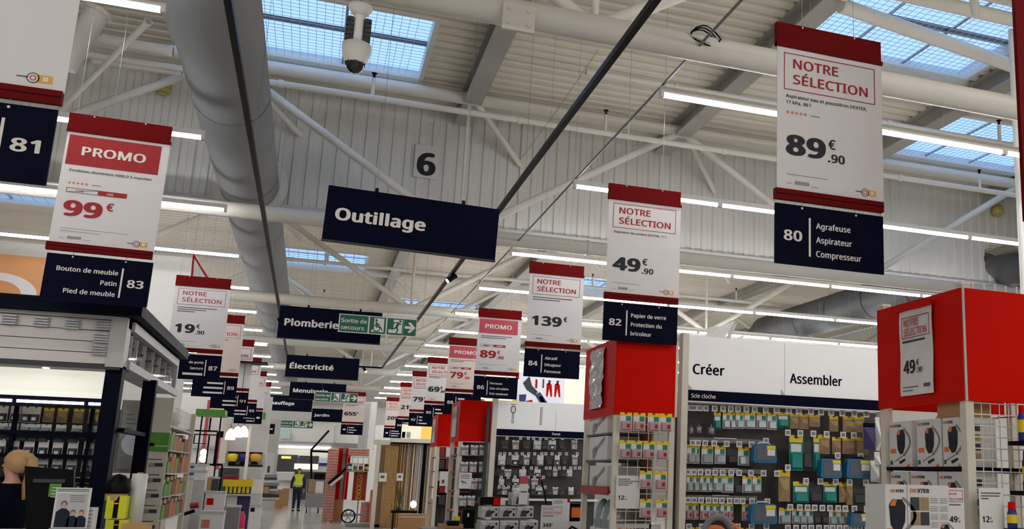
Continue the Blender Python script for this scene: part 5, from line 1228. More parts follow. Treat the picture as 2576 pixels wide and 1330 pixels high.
# big white wall of the next department, with picture board
struct(MB().box(-13, at(490, 720, 22.6).x, 22.6, 22.9, 0, at(60, 610, 22.6).z).build('wall_department', M['white']))
t, pl, w, h = simple('picture_board', 'large orange wood picture board with white arch shape above the kiosk', 'picture board', -60, 641, 118, 738, 22.5, .03, mat('orange_planks', (214,148,92), .5, vary=.15, scale=2))
mb = MB(); arc = lambda q, k: (.30*w+.60*w*k*math.cos(math.pi*q/18), 1.0*h-.52*h*k*math.sin(math.pi*q/18))
for q in range(18): pl.poly(mb, [arc(q, 1), arc(q+1, 1), arc(q+1, .62), arc(q, .62)], .006)
mb.build('arch_print', M['paper'], t)
MB().box(pl.o.x, pl.o.x+w+.02, 22.49, 22.53, pl.o.z-h-.06, pl.o.z-h).build('lower_frame', M['blackm'], t)
# triangular promo hanging behind
t = thing('promo_pennant', 'white triangular pennant with red edges behind the 19,90 euro banner', 'pennant', at(500, 690, 20.5))
A, B, C = at(487, 640, 20.5), at(482, 700, 20.5), at(524, 702, 20.5)
MB().prism([A, B, C], (0, .01, 0)).build('panel', M['paper'], t)
MB().tube([A, C], .025, 6).build('red_edge', M['redp'], t); MB().tube([A, B], .02, 6).build('red_edge', M['redp'], t)
MB().tube([A, (A.x, A.y, DECK_Z)], .003, 4).build('hanging_wire', M['steel'], t)
# ================================================================== low displays and second gondola, right of the aisle
g = thing('tool_gondola', 'second tool gondola with plain white header boards and dark packs', 'shelving', (4.4, 19.7, 0))
G2 = 19.5; gx0, gxm, gx1 = 3.44, 4.32, 5.6
MB().box(gx0-.1, gx0, G2-.02, G2+.1, 0, 3.12).build('upright', M['warmwhite'], g)
MB().box(gx0-.2, gx0-.14, G2+.05, G2+.12, 0, 3.0).build('upright', M['dkgrey'], g)
for a, b in ((gx0, 4.62), (4.63, gx1)): h = MB().box(a, b, G2, G2+.02, 2.53, 3.09).build('header_board', M['board'], g)
pl = Plane((gx0, G2, 3.09)); mb = MB()
pl.disc(mb, .31, .17, .055, .08, .003, 0, 12); pl.disc(mb, .31, .17, .038, .06, .004, 1, 12); pl.rect(mb, .29, .24, .33, .44, .003, 0); pl.rect(mb, .30, .25, .32, .43, .004, 1); pl.line(mb, .26, .07, .36, .07, .012, .003, 0); pl.rect(mb, .86, .10, .90, .45, .003, 0); pl.rect(mb, .87, .11, .89, .44, .004, 1)
mb.build('tool_print', [M['ink'], M['white']], g)
s = MB().box(gx0, gx1, G2-.012, G2+.01, 2.40, 2.53).build('category_strip', M['navy'], g)
mb = MB(); Plane((gx0, G2-.012, 2.53)).text(mb, 'Foret', 1.12, .085, .06, off=.004, bold=.03); mb.build('lettering', M['signwhite'], s)
MB().box(gx0, gx1, G2+.33, G2+.37, 0, 2.4).build('back_panel', M['pegboard'], g)
MB().box(gx0, gx1, G2+.05, G2+.3, 1.15, 1.19).build('shelf', M['white'], g)
Q8 = lambda x: 1000+x/4.03
random.seed(5)
for r, (y, xs) in enumerate(((410, (1110, 1248, 1325, 1380, 1448, 1508, 1578, 1672, 1810)), (568, (1042, 1085, 1140, 1205, 1265, 1328, 1390, 1462, 1503, 1566, 1644, 1712, 1822)), (712, (1068, 1278, 1358, 1408, 1508, 1547, 1595, 1640, 1690, 1755, 1800, 1845)), (806, (1052, 1122, 1190, 1325, 1388, 1478)), (905, (1030, 1075, 1125, 1180, 1218, 1322, 1376, 1436, 1494)))):
    for k, x in enumerate(xs):
        shelf_label(Q8(x), 1000+y/4.03, G2+.0, 'tiny shelf label on the second gondola, row %s, %s from its upright' % (ORD[r], ORD[k]), 'shelf labels on the second gondola', s=7)
for r, (y, h, xs) in enumerate(((430, 95, (1090, 1200, 1310, 1420, 1495, 1570, 1665, 1795)), (580, 105, (1060, 1130, 1195, 1250, 1310, 1385, 1450, 1540, 1620, 1695, 1800)), (725, 75, (1045, 1120, 1190, 1270, 1350, 1420, 1535, 1600, 1680, 1745)), (820, 70, (1055, 1125, 1195, 1330, 1390)), (905, 80, (1035, 1085, 1140, 1200, 1380, 1440, 1540, 1600, 1670, 1760, 1830)))):
    for k, x in enumerate(xs):
        kd = ['dark', 'wht2', 'dark', 'white', 'dark', 'orange'][(k*5+r*3) % 6]
        pack(kd, Q8(x), 1000+y/4.03, random.uniform(12, 19), h/4.03, G2+.12, '%s pack on the second gondola, row %s, %s from its upright' % ({'dark': 'dark', 'wht2': 'black and white', 'white': 'white', 'orange': 'grey'}[kd], ORD[r], ORD[k]), 'packs on the second gondola')
# lit wall with tool poster above it
t = thing('poster_wall', 'cream backlit wall board with large tool poster above the second gondola', 'poster board', (4.5, 23.9, 3))
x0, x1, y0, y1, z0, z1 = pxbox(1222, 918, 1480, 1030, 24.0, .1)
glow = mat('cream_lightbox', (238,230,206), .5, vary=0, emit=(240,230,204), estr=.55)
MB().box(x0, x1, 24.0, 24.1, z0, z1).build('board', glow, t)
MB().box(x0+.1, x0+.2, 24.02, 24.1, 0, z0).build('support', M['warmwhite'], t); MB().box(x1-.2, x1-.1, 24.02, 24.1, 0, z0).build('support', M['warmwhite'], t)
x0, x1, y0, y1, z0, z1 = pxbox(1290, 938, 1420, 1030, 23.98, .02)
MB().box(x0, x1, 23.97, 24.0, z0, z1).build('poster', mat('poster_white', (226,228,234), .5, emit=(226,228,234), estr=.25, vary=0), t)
pl = Plane((x0, 23.97, z1)); w, h = x1-x0, z1-z0; mb = MB()
S = lambda pts, m: pl.poly(mb, [(a*w, b*h) for a, b in pts], .008, m)
S([(.18, .30), (.30, .10), (.36, .36), (.48, .52), (.42, .62), (.26, .48)], 0); S([(.42, .60), (.52, .52), (.74, .92), (.62, 1.0)], 1); S([(.5, .66), (.56, .62), (.64, .82), (.58, .86)], 2)
for q in (.64, .80): 
    S([(q, .28), (q+.05, .26), (q+.10, .30), (q+.12, .62), (q+.09, .64), (q+.055, .40), (q+.03, .64), (q, .62)], 3); S([(q+.03, .18), (q+.08, .18), (q+.075, .3), (q+.03, .3)], 0)
S([(.04, .0), (.10, .0), (.10, .2), (.04, .2)], 3); S([(.42, .18), (.46, .18), (.46, .42), (.42, .42)], 3); S([(.56, .16), (.59, .16), (.59, .4), (.56, .4)], 0); S([(0, .78), (.10, .74), (.12, 1), (0, 1)], 4); S([(.12, .62), (.26, .6), (.24, .98), (.14, .98)], 1); S([(.26, .78), (.38, .74), (.4, .92), (.28, .95)], 3)
mb.build('tool_picture', [M['dkgrey'], M['cobalt'], M['orange'], M['red'], M['yellow']], t)
# red headed towers three and four
def small_tower(Y, xl, xr, yb, zt, zh, label):
    t = thing('display_tower', label, 'display tower', ((xl+xr)/2, Y, 0), 'red headed display towers')
    for (x, y) in ((xl, Y), (xr-.08, Y), (xl, yb-.08)): MB().box(x, x+.08, y, y+.08, 0, zt-.02).build('post', M['warmwhite'], t)
    MB().box(xl-.02, xr, Y-.02, Y-.002, zh, zt).build('header_panel', M['red'], t); MB().box(xl-.02, xl-.002, Y-.002, yb, zh, zt).build('header_panel', M['red'], t)
    MB().box(xl-.04, xl-.02, Y+.3, yb-.35, zh+.1, zt-.1).build('poster_sleeve', M['clear'], t)
    for z in (1.1, 1.55, 2.0): MB().box(xl+.02, xr-.02, Y+.03, Y+.06, z, z+.012).build('wire', M['wire'], t)
    MB().box(xl+.05, xr-.05, Y+.35, Y+.38, .1, zh).build('centre_panel', M['dkshelf'], t)
    for z in (.9, 1.28, 1.66, 2.0): MB().box(xl+.02, xl+.3, Y+.1, yb-.1, z, z+.03).build('shelf', M['darkred'], t)
small_tower(19.75, 2.76, 3.38, 21.0, 3.08, 2.27, 'red headed tower of orange blister packs behind sign 88')
small_tower(24.6, 2.92, 3.5, 25.8, 3.06, 2.28, 'red headed tower half hidden behind the orange pack tower')
for r, (v, us) in enumerate(((1119, (1170, 1194, 1216)), (1161, (1169, 1191, 1215)), (1204, (1193, 1214)), (1246, (1165, 1186)))):
    for k, u in enumerate(us): pack('orange', u, v, 19, 27, 19.70, 'grey and orange blister pack on the third tower, row %s, %s from its left' % (ORD[r], ORD[k]), 'orange blister packs on the third tower')
a, b = at(1156, 1188, 19.68), at(1185, 1229, 19.68); t = thing('notice_card', 'white card with small drawing on the orange pack tower', 'card', ((a.x+b.x)/2, 19.68, b.z)); MB().box(a.x, b.x, 19.68, 19.69, b.z, a.z).build('card', M['paper'], t)
mb = MB(); pl = Plane((a.x, 19.68, a.z)); pl.line(mb, .04, .16, .15, .2, .02, .004); pl.line(mb, .06, .16, .09, .22, .012, .004); [pl.rect(mb, .03, .04+.03*k, .2, .05+.03*k, .004) for k in range(3)]; mb.build('print', M['ink'], t)
random.seed(8)
for k in range(10):
    u = 1106+(k % 2)*15+random.uniform(-1, 1); v = 1125+30*(k//2)
    simple('boxed_item', '%s item on the half hidden red tower, level %s, %s post' % (['red', 'white', 'dark'][k % 3], ORD[k//2], ['beside the left', 'away from the left'][k % 2]), 'box', u, v, u+13, v+24, 24.6, .3, ['darkred', 'paper', 'dkgrey'][k % 3], 'goods on the half hidden tower')
a, b = at(1108, 1185, 24.57), at(1131, 1222, 24.57); t = thing('notice_card', 'white card with dark square on the half hidden tower', 'card', ((a.x+b.x)/2, 24.57, b.z)); MB().box(a.x, b.x, 24.57, 24.58, b.z, a.z).build('card', M['paper'], t); MB().box(a.x+.05, a.x+.11, 24.56, 24.57, a.z-.28, a.z-.2).build('print', M['ink'], t)
# low table with boxed grinders at the aisle edge
LY = 14.0
t = thing('display_table', 'low display table stacked with boxed grinders', 'table', (2.8, 14.3, 0)); MB().box(1.95, 4.0, 13.95, 14.7, .82, .87).build('tabletop', M['blackm'], t)
for x in (2.0, 3.9): MB().box(x, x+.06, 14.0, 14.6, 0, .82).build('leg', M['blackm'], t)
def grinder_box(u0, v0, u1, v1, label):
    t, pl, w, h = simple('grinder_box', label, 'box', u0, v0, u1, v1, LY, .3, mat('grey_carton', (176,176,176), .5), 'boxed grinders on the low table')
    mb = MB(); pl.poly(mb, [(.22*w, .9*h), (.30*w, .42*h), (.48*w, .3*h), (.62*w, .5*h), (.6*w, .9*h)], .003, 0); pl.poly(mb, [(.55*w, .45*h), (.72*w, .36*h), (.76*w, .5*h), (.60*w, .62*h)], .004, 1); pl.rect(mb, .82*w, .6*h, .92*w, .85*h, .003, 1); pl.disc(mb, .85*w, .25*h, .05*w, off=.003, m=1); pl.rect(mb, .04*w, .05*h, .98*w, .12*h, .003, 2); pl.rect(mb, .1*w, .18*h, .35*w, .28*h, .003, 2)
    mb.build('tool_picture', [M['dkgrey'], M['blackm'], M['paper']], t)
for k in range(3): grinder_box(1211+44*k, 1273, 1254+44*k, 1302, 'grey grinder box on the low table, upper row, %s from the aisle' % ORD[k])
for k in range(3): grinder_box(1207+50*k, 1308, 1255+49*k, 1345, 'grey grinder box on the low table, lower row, %s from the aisle' % ORD[k])
grinder_box(1288, 1239, 1331, 1270, 'single white grinder box on top of the stack')
t, pl, w, h = simple('tool_carton', 'black and red lettered tool carton on the grinder stack', 'box', 1208, 1250, 1272, 1270, LY+.05, .25, 'blackm'); mb = MB(); pl.rect(mb, .52*w, .1*h, .80*w, .95*h, .003, 0); pl.rect(mb, .80*w, .05*h, w, .98*h, .003, 1); mb.build('print', [M['red'], M['paper']], t)
a, b = at(1308, 1198, LY-.02), at(1326, 1268, LY-.02); t = thing('price_topper', 'narrow white price topper with rose head above the grinders', 'price card', ((a.x+b.x)/2, LY, b.z)); MB().box(a.x, b.x, LY-.03, LY-.025, b.z, a.z-.1).build('card', M['paper'], t); MB().box(a.x, b.x, LY-.031, LY-.025, a.z-.1, a.z).build('rose_head', M['rose'], t); MB().box(a.x+.02, b.x-.02, LY-.033, LY-.03, a.z-.22, a.z-.2).build('print', M['ink'], t)
a, b = at(1362, 1270, 13.4), at(1413, 1345, 13.4); price_card(a.x, b.x, 13.4, b.z, a.z, 'white NOTRE SÉLECTION 349 euro card by the low table', '349', None, ('NOTRE', 'SÉLECTION'), (.5,))
t, pl, w, h = simple('notice_board', 'white notice with red corner behind the 349 euro card', 'notice', 1388, 1254, 1432, 1345, 14.2, .02, 'paper'); mb = MB(); pl.rect(mb, .85*w, 0, w, .1*h, .003, 0); [pl.rect(mb, .08*w, (.06+.05*k)*h, .6*w, (.075+.05*k)*h, .003, 1) for k in range(2)]; mb.build('print', [M['red'], M['ink']], t)
t, pl, w, h = simple('tool_carton', 'orange faced black tool case beside the 349 euro card', 'box', 1434, 1266, 1462, 1310, 14.5, .2, 'blackm'); mb = MB(); pl.rect(mb, .12*w, .22*h, .95*w, .8*h, .003); mb.build('orange_face', M['orange'], t)
simple('small_carton', 'pale carton under the orange faced tool case', 'box', 1432, 1311, 1464, 1345, 14.5, .2, 'paper')
t, pl, w, h = simple('suitcase', 'upright black tool suitcase on the low table end', 'suitcase', 1163, 1281, 1193, 1327, 15.5, .15, 'blackm'); mb = MB(); pl.rect(mb, .4*w, .2*h, .55*w, .4*h, .003); mb.build('print', M['paper'], t); MB().tube([pl.p(.3*w, 0, -.05), pl.p(.35*w, -.05, -.05), pl.p(.65*w, -.05, -.05), pl.p(.7*w, 0, -.05)], .012, 6).build('handle', M['blackm'], t)
for k, (u0, v0, u1, v1, m, lb) in enumerate(((1125, 1310, 1155, 1322, 'blackm', 'low black case with yellow lid at the aisle edge'), (1145, 1299, 1157, 1309, 'yellow', 'small yellow box on the low black case'), (1195, 1318, 1212, 1345, 'lime', 'small pale green carton beside the grinders'), (1104, 1318, 1165, 1345, 'carton', 'brown carton under the black case at the aisle edge'))):
    simple('small_carton', lb, 'box', u0, v0, u1, v1, 15.4, .2, m, None)
t = box_thing('display_plinth', 'grey plinth carrying the black suitcase at the aisle edge', 'plinth', 1.7, 2.65, 15.3, 15.9, 0, at(1180, 1328, 15.5).z, M['grey'])
a = at(1362, 1205, 13.7); b = at(1390, 1345, 13.6); t = thing('suction_pole', 'slim black upright pole beside the 349 euro card', 'pole', (b.x, b.y, 0)); MB().tube([(b.x+.12, 13.6, 0), b, a], .012, 6).build('pole', M['blackm'], t); MB().ball(a, .02, 8, 6).build('pole_tip', M['rose'], t)
t = thing('floor_vacuum', 'dark blue floor vacuum with looped hose at the lower edge', 'vacuum cleaner', (b.x+.25, 13.4, 0)); c = at(1400, 1335, 13.3)
MB().lathe([(0, c.z), (.09, c.z-.01), (.14, c.z-.06), (.15, c.z-.3), (.15, 0), (0, 0)], (c.x, 13.3, 0), 14).build('tank', M['denim'], t); MB().tube([(c.x+.1, 13.25, c.z-.03), (c.x+.2, 13.25, c.z+.06), (c.x+.32, 13.25, c.z), (c.x+.34, 13.25, c.z-.2)], .018, 8).build('hose', M['blackm'], t)

# ================================================================== far end of the aisle
# rack of rods and wood panels
t = thing('rod_rack', 'white framed rack of upright rods and wood trellis', 'rack', (3.0, 31, 0)); RY = 31.0
x0, x1, y0, y1, z0, z1 = pxbox(985, 1103, 1090, 1113, RY, .5)
MB().box(x0, x1, RY, RY+.5, z0, z1).build('top_board', M['white'], t); MB().box(x0, x1, RY+.01, RY+.5, z0-.03, z0).build('top_underside', M['blackm'], t)
xa = at(952, 1200, RY).x; MB().box(xa-.12, xa+.0, RY, RY+.1, 0, at(955, 1105, RY).z).build('upright', M['warmwhite'], t)
MB().box(xa-.2, xa+.25, RY-.02, RY+.12, at(955, 1118, RY).z, at(955, 1106, RY).z).build('crossbar', M['warmwhite'], t)
MB().box(xa, x1, RY+.5, RY+.53, 0, z0).build('back_board', M['khaki'], t)
xb = at(1089, 1200, RY).x; MB().box(xb, xb+.1, RY, RY+.1, 0, z0).build('upright', M['warmwhite'], t)
x0, x1, y0, y1, z0, z1 = pxbox(964, 1122, 994, 1322, RY+.1, .03)
t = thing('wood_trellis', 'pale wooden lattice panel leaning in the rod rack', 'trellis', ((x0+x1)/2, RY+.1, 0))
n = 9
for k in range(n+1): xx = x0+(x1-x0)*k/n; MB().box(xx-.01, xx+.01, RY+.1, RY+.12, 0, z1).build('slat', M['wood'], t)
for k in range(26): q = z1*k/25; MB().box(x0, x1, RY+.12, RY+.135, q-.01, q+.012).build('slat', M['wood'], t)
cols = ['bronze', 'wood', 'bronze', 'brass', 'wood', 'bronze', 'paper', 'bronze', 'wood', 'paper', 'ltgrey', 'bronze', 'paper', 'bronze', 'paper', 'paper', 'ltgrey', 'paper', 'paper', 'blackm', 'blackm', 'paper', 'bronze', 'paper']
for k, cn in enumerate(cols):
    u = 997+3.75*k; a = at(u, 1116+(k*7 % 5), RY+.2); r = .018 if cn != 'blackm' else .035
    o = MB().tube([(a.x, RY+.15+.25*((k*3) % 4)/4, 0), (a.x+.01, RY+.2+.2*((k*3) % 4)/4, a.z)], r, 6)
    q = thing('rod', '%s rod standing in the rod rack, %s from the trellis' % ({'bronze': 'bronze', 'wood': 'pale wood', 'brass': 'brass', 'paper': 'white', 'ltgrey': 'light grey', 'blackm': 'black'}[cn], ORD[k] if k < 15 else ['sixteenth', 'seventeenth', 'eighteenth', 'nineteenth', 'twentieth', 'twenty-first', 'twenty-second', 'twenty-third', 'twenty-fourth'][k-15]), 'rod', (a.x, RY+.2, 0), 'rods in the rod rack')
    o.build('shaft', M[cn], q); MB().lathe([(0, .0), (r*1.25, .0), (r*1.25, .03), (0, .03)], (a.x+.01, RY+.2+.2*((k*3) % 4)/4, a.z), 6).build('end_cap', M[cn], q)
for k, (u0, v0, u1, v1) in enumerate(((953, 1189, 973, 1211), (998, 1190, 1014, 1209))):
    t, pl, w, h = simple('price_ticket', ['small white price ticket on the rack upright', 'small white price ticket in front of the rods'][k], 'price ticket', u0, v0, u1, v1, RY-.03 if k == 0 else RY+.1, .04, 'paper', 'tickets on the rod rack'); mb = MB(); pl.rect(mb, .2*w, .3*h, .7*w, .6*h, .003); mb.build('print', M['ink'], t)
bulbm = mat('warm_bulb', (255,220,170), .3, vary=0, emit=(255,214,160), estr=9)
def bulb(u, v, Y, r, label, floor_z=None):
    c = at(u, v, Y); t = thing('table_lamp', label, 'lamp', (c.x, c.y, c.z-r*2)); MB().ball(c, r, 12, 8, sz=1.2).build('bulb', bulbm, t); MB().tube([c-Vector((0, 0, r)), c-Vector((0, 0, r*2.2))], r*.4, 8).build('socket', M['brass'], t)
    MB().tube([c-Vector((0, 0, r*2)), (c.x, c.y, floor_z or 0)], .01, 6).build('stem', M['blackm'], t); return t
bulb(1040, 1268, 30.2, .09, 'glowing bulb lamp in front of the white rods')
t, pl, w, h = simple('side_table', 'small dark side table carrying the glowing bulb', 'table', 985, 1284, 1050, 1290, 30.0, .4, 'blackm'); 
for a in (.05, w-.08): MB().box(pl.o.x+a, pl.o.x+a+.03, 30.05, 30.3, 0, pl.o.z-h).build('leg', M['blackm'], t)
c = at(1003, 1285, 30.1); t = thing('potted_plant', 'small green potted plant on the side table', 'plant', c); MB().lathe([(0, 0), (.06, 0), (.08, .14), (.06, .14)], c, 10).build('pot', M['dkgrey'], t)
for k in range(14):
    a = k*2.4; d = Vector((math.cos(a)*.16, math.sin(a)*.1, .35+.3*((k*7) % 5)/5)); b0 = c+Vector((0, 0, .13)); m_ = b0+d*.6+Vector((0, 0, .05)); sd = Vector((-math.sin(a), math.cos(a), 0))*.018
    mb = MB(); mb.add([b0-sd*.4, b0+sd*.4, m_+sd, m_-sd, b0+d], [(0, 1, 2, 3), (3, 2, 4)]); mb.build('leaf', mat('olive_leaf', (70,88,58), .6), t)
for k, (u0, v0, u1, v1) in enumerate(((1004, 1293, 1076, 1345), (1078, 1255, 1096, 1345))):
    t, pl, w, h = simple('carton_stack', ['wide brown carton in front of the rod rack', 'narrow brown carton beside the rod rack'][k], 'box', u0, v0, u1, v1, 27.5, .5, 'carton', floor=True); mb = MB(); pl.rect(mb, 0, .1*h, w, .16*h, .003); mb.build('tape', M['ltgrey'], t)
# lit boards above the rack
t, pl, w, h = simple('header_board', 'white lit header board with orange poster above the rod rack', 'sign board', 1010, 1068, 1092, 1106, 34.0, .06, glow); mb = MB(); pl.rect(mb, .60*w, .05*h, .97*w, .98*h, .006); mb.build('orange_poster', mat('lit_orange', (250,190,90), .5, vary=.1, emit=(250,180,80), estr=.6), t); mb = MB(); pl.rect(mb, .02*w, .5*h, .12*w, .9*h, .006); pl.rect(mb, .16*w, .5*h, .28*w, .9*h, .006, 1); mb.build('dark_print', [M['navy'], M['ltgrey']], t)
for a in (.02*w, .96*w): MB().box(pl.o.x+a, pl.o.x+a+.05, 34.06, 34.1, 0, pl.o.z).build('support', M['warmwhite'], t)
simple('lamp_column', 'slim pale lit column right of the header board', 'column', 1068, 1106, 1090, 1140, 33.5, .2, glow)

# brick stand with clearance sign
BY = 34.3
t = thing('brick_stand', 'stand of salmon bricks with brick lintel and red board', 'stand', (1.3, BY, 0))
def bricks(u0, v0, u1, v1, Y, rows, per, name='brick'):
    x0, x1, y0, y1, z0, z1 = pxbox(u0, v0, u1, v1, Y, .4)
    core = MB().box(x0+.02, x1-.02, Y+.03, Y+.38, z0, z1).build('mortar_core', M['paper'], t); hh = (z1-z0)/rows; me = None
    for r in range(rows):
        for c_ in range(per):
            bw = (x1-x0)/per; xx = x0+bw*(c_+(.5 if r % 2 and per > 1 else 0)*0); 
            o = MB().box(xx+.008, xx+bw-.008, Y, Y+.40, z0+hh*r, z0+hh*r+hh*.58).build('brick', M['brick'], t)
bricks(817, 1127, 846, 1311, BY, 26, 2); bricks(876, 1127, 930, 1146, BY, 3, 4); bricks(907, 1262, 936, 1312, BY+.2, 8, 2)
x0, x1, y0, y1, z0, z1 = pxbox(842, 1127, 878, 1256, BY+.5, .03); MB().box(x0, x1, BY+.5, BY+.53, z0, z1).build('red_board', M['red'], t)
x0, x1, y0, y1, z0, z1 = pxbox(858, 1125, 866, 1256, BY+.45, .03); MB().box(x0, x1, BY+.46, BY+.5, z0, z1).build('grey_profile', M['grey'], t)
x0, x1, y0, y1, z0, z1 = pxbox(832, 1256, 862, 1305, BY+.4, .3); MB().box(x0, x1, BY+.4, BY+.7, 0, z1).build('wood_box', M['carton'], t)
x0, x1, y0, y1, z0, z1 = pxbox(930, 1232, 946, 1316, BY+.1, .3); MB().box(x0, x1, BY+.1, BY+.4, 0, z1).build('brick_box', M['brick'], t)
t, pl, w, h = simple('clearance_sign', 'dark red vertical sign with gold letters DESTOCKAGE', 'sign', 888, 1184, 922, 1258, BY-.3, .03, 'darkred')
mb = MB(); v2 = Plane(pl.p(.27*w, .04*h, 0), (0, 0, -1), (0, -1, 0), (1, 0, 0)); v2.text(mb, 'DESTOCKAGE', 0, 0, .46*w, width=.95*h, off=.012, bold=.02); mb.build('lettering', M['gold'], t)
x0, x1 = pl.o.x, pl.o.x+w; MB().box((x0+x1)/2-.02, (x0+x1)/2+.02, BY-.27, BY-.23, 0, pl.o.z).build('sign_post', M['steel'], t)
BY -= .55
t = thing('wire_trolley', 'wire goods trolley with cans under the brick lintel', 'trolley', (2.0, BY+.1, 0))
x0, x1, y0, y1, z0, z1 = pxbox(872, 1150, 926, 1184, BY-.1, .5)
for z in (z0, (z0+z1)/2, z1): MB().box(x0, x1, BY-.1, BY-.09, z, z+.02).build('wire', M['steel'], t)
for k in range(5): xx = x0+(x1-x0)*k/4; MB().box(xx, xx+.015, BY-.1, BY-.085, 0 if k in (0, 4) else z0, z1).build('wire', M['steel'], t)
MB().box(x0, x1, BY-.1, BY+.35, z0-.03, z0).build('tray', M['steel'], t); MB().box(x0, x1, BY-.1, BY+.35, .25, .3).build('tray', M['steel'], t)
for k in range(4):
    c = (x0+.12+.17*k, BY+.1, z0); q = thing('paint_can', '%s can in the wire trolley, %s from the brick pillar' % (['blue', 'white', 'grey', 'black'][k], ORD[k]), 'can', c, 'cans in the wire trolley'); MB().lathe([(0, 0), (.07, 0), (.07, .2), (.06, .22), (0, .22)], c, 12).build('can', M[['cobalt', 'paper', 'ltgrey', 'blackm'][k]], q); MB().lathe([(.071, .05), (.071, .15)], c, 12).build('label_band', M[['paper', 'lime', 'darkred', 'yellow'][k]], q)
BY += .55
c = at(876, 1298, BY-.6); t = thing('cart_wheel', 'black spoked trolley wheel standing by the clearance sign', 'wheel', (c.x, BY-.6, 0)); R_ = c.z
MB().lathe([(R_*.80, -.05), (R_, -.05), (R_, .05), (R_*.80, .05), (R_*.80, -.05)], (c.x, BY-.6, R_), 24, axis='y').build('tyre', M['blackm'], t); MB().lathe([(0, -.05), (R_*.2, -.05), (R_*.2, .05), (0, .05)], (c.x, BY-.6, R_), 12, axis='y').build('hub', M['ltgrey'], t)
for k in range(6):
    a = k*math.pi/3; MB().tube([(c.x, BY-.6, R_), (c.x+R_*.82*math.cos(a), BY-.6, R_+R_*.82*math.sin(a))], .018, 6).build('spoke', M['ltgrey'], t)
a, b = at(826, 1216, BY-.2), at(884, 1166, BY-.2); t = thing('gutter_profile', 'slanting black and white gutter profile on the brick stand', 'profile', a); MB().tube([a, b], .05, 6).build('gutter', M['blackm'], t); MB().tube([a+Vector((.06, -.05, -.06)), (a+b)/2+Vector((.1, -.05, -.06))], .045, 6).build('white_end', M['paper'], t); MB().tube([a, (a.x, a.y, 0)], .02, 6).build('prop', M['steel'], t)
t, pl, w, h = simple('flat_pallet', 'flat grey platform at the foot of the brick stand', 'platform', 870, 1318, 975, 1328, 31.5, .8, 'grey', floor=True); MB().box(pl.o.x+.3, pl.o.x+w*.8, 31.6, 32.1, pl.o.z, pl.o.z+.012).build('gold_sheet', M['brass'], t)
# person in hi-vis vest and carts
person('man in yellow hi-vis vest and dark trousers walking up the aisle', (-.25, 43.4, 0), 0.12, 1.70, dict(r=((-.25, .0, 1.13), (-.25, -.06, .88)), l=((.25, .0, 1.13), (.24, -.06, .88))),
       dict(r=((-.10, -.06, .50), (-.11, -.12, .08)), l=((.10, .02, .50), (.11, .12, .08))), M['denim'], M['denim'], mat('dark_hair', (40,34,32), .6), vest=M['hivis'])
def cart(u0, v0, u1, v1, Y, label):
    t, pl, w, h = simple('stock_cart', label, 'cart', u0, v0, u1, v1, Y, .8, 'grey', 'grey stock carts'); x0, z1 = pl.o.x, pl.o.z
    for a in (.08, w-.16):
        for y in (Y+.1, Y+.6): MB().tube([(x0+a, y, pl.o.z-h), (x0+a, y, .08)], .03, 6).build('leg', M['steel'], t); MB().lathe([(0, -.02), (.08, -.02), (.08, .02), (0, .02)], (x0+a, y, .08), 10, axis='x').build('castor', M['blackm'], t)
    MB().tube([(x0, Y, z1), (x0, Y, z1+.5), (x0+w, Y, z1+.5), (x0+w, Y, z1)], .02, 6).build('push_bar', M['steel'], t); return t
cart(768, 1240, 814, 1276, 41.4, 'grey stock cart right of the man in hi-vis'); 
for k, (u0, v0, u1, v1, m, lb) in enumerate(((776, 1205, 794, 1238, 'khaki', 'tan carton on the grey stock cart'), (794, 1210, 814, 1240, 'paper', 'white carton on the grey stock cart'), (790, 1190, 818, 1206, 'blackm', 'black carton on top of the stock cart load'))): simple('stock_carton', lb, 'box', u0, v0, u1, v1, 41.6, .4, m, None)
# back of the hall
FY = 60.0
t = thing('kitchen_front', 'white department front with dark cabinets at the far end of the aisle', 'shop front', (0, FY, 0))
def fp(u0, v0, u1, v1, m, Y=FY, d=.1, name='panel'):
    x0, x1, y0, y1, z0, z1 = pxbox(u0, v0, u1, v1, Y, d); return MB().box(x0, x1, Y, Y+d, z0, z1).build(name, m if not isinstance(m, str) else M[m], t)
fp(560, 1062, 1010, 1330, 'white', FY+.3, .1, 'wall_board'); fp(690, 1064, 840, 1112, 'white', FY, .2, 'fascia'); fp(690, 1112, 905, 1122, 'grey', FY-.2, .4, 'ledge'); fp(698, 1122, 832, 1127, led, FY-.3, .1, 'light_strip')
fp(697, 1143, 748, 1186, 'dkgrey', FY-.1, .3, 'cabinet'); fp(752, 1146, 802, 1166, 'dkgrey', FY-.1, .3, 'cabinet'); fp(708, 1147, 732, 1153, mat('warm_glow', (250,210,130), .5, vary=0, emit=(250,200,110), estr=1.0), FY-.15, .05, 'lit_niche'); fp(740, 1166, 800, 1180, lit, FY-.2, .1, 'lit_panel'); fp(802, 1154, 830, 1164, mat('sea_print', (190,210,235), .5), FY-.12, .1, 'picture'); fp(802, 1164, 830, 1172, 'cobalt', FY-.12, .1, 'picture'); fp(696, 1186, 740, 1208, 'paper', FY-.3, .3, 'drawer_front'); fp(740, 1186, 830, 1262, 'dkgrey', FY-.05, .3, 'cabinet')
for k in range(4): fp(696, 1190+5*k, 740, 1191+5*k, 'ltgrey', FY-.33, .02, 'drawer_gap')
fp(905, 1010, 945, 1130, 'ltgrey', FY-8, .3, 'pale_pier'); fp(925, 1010, 940, 1200, 'white', FY-9, .2, 'pale_post')
t, pl, w, h = simple('wall_poster', 'pale green picture poster below the far exit sign', 'poster', 703, 1077, 731, 1103, FY-.3, .03, mat('pale_poster', (186,208,200), .5, vary=.2, scale=1))
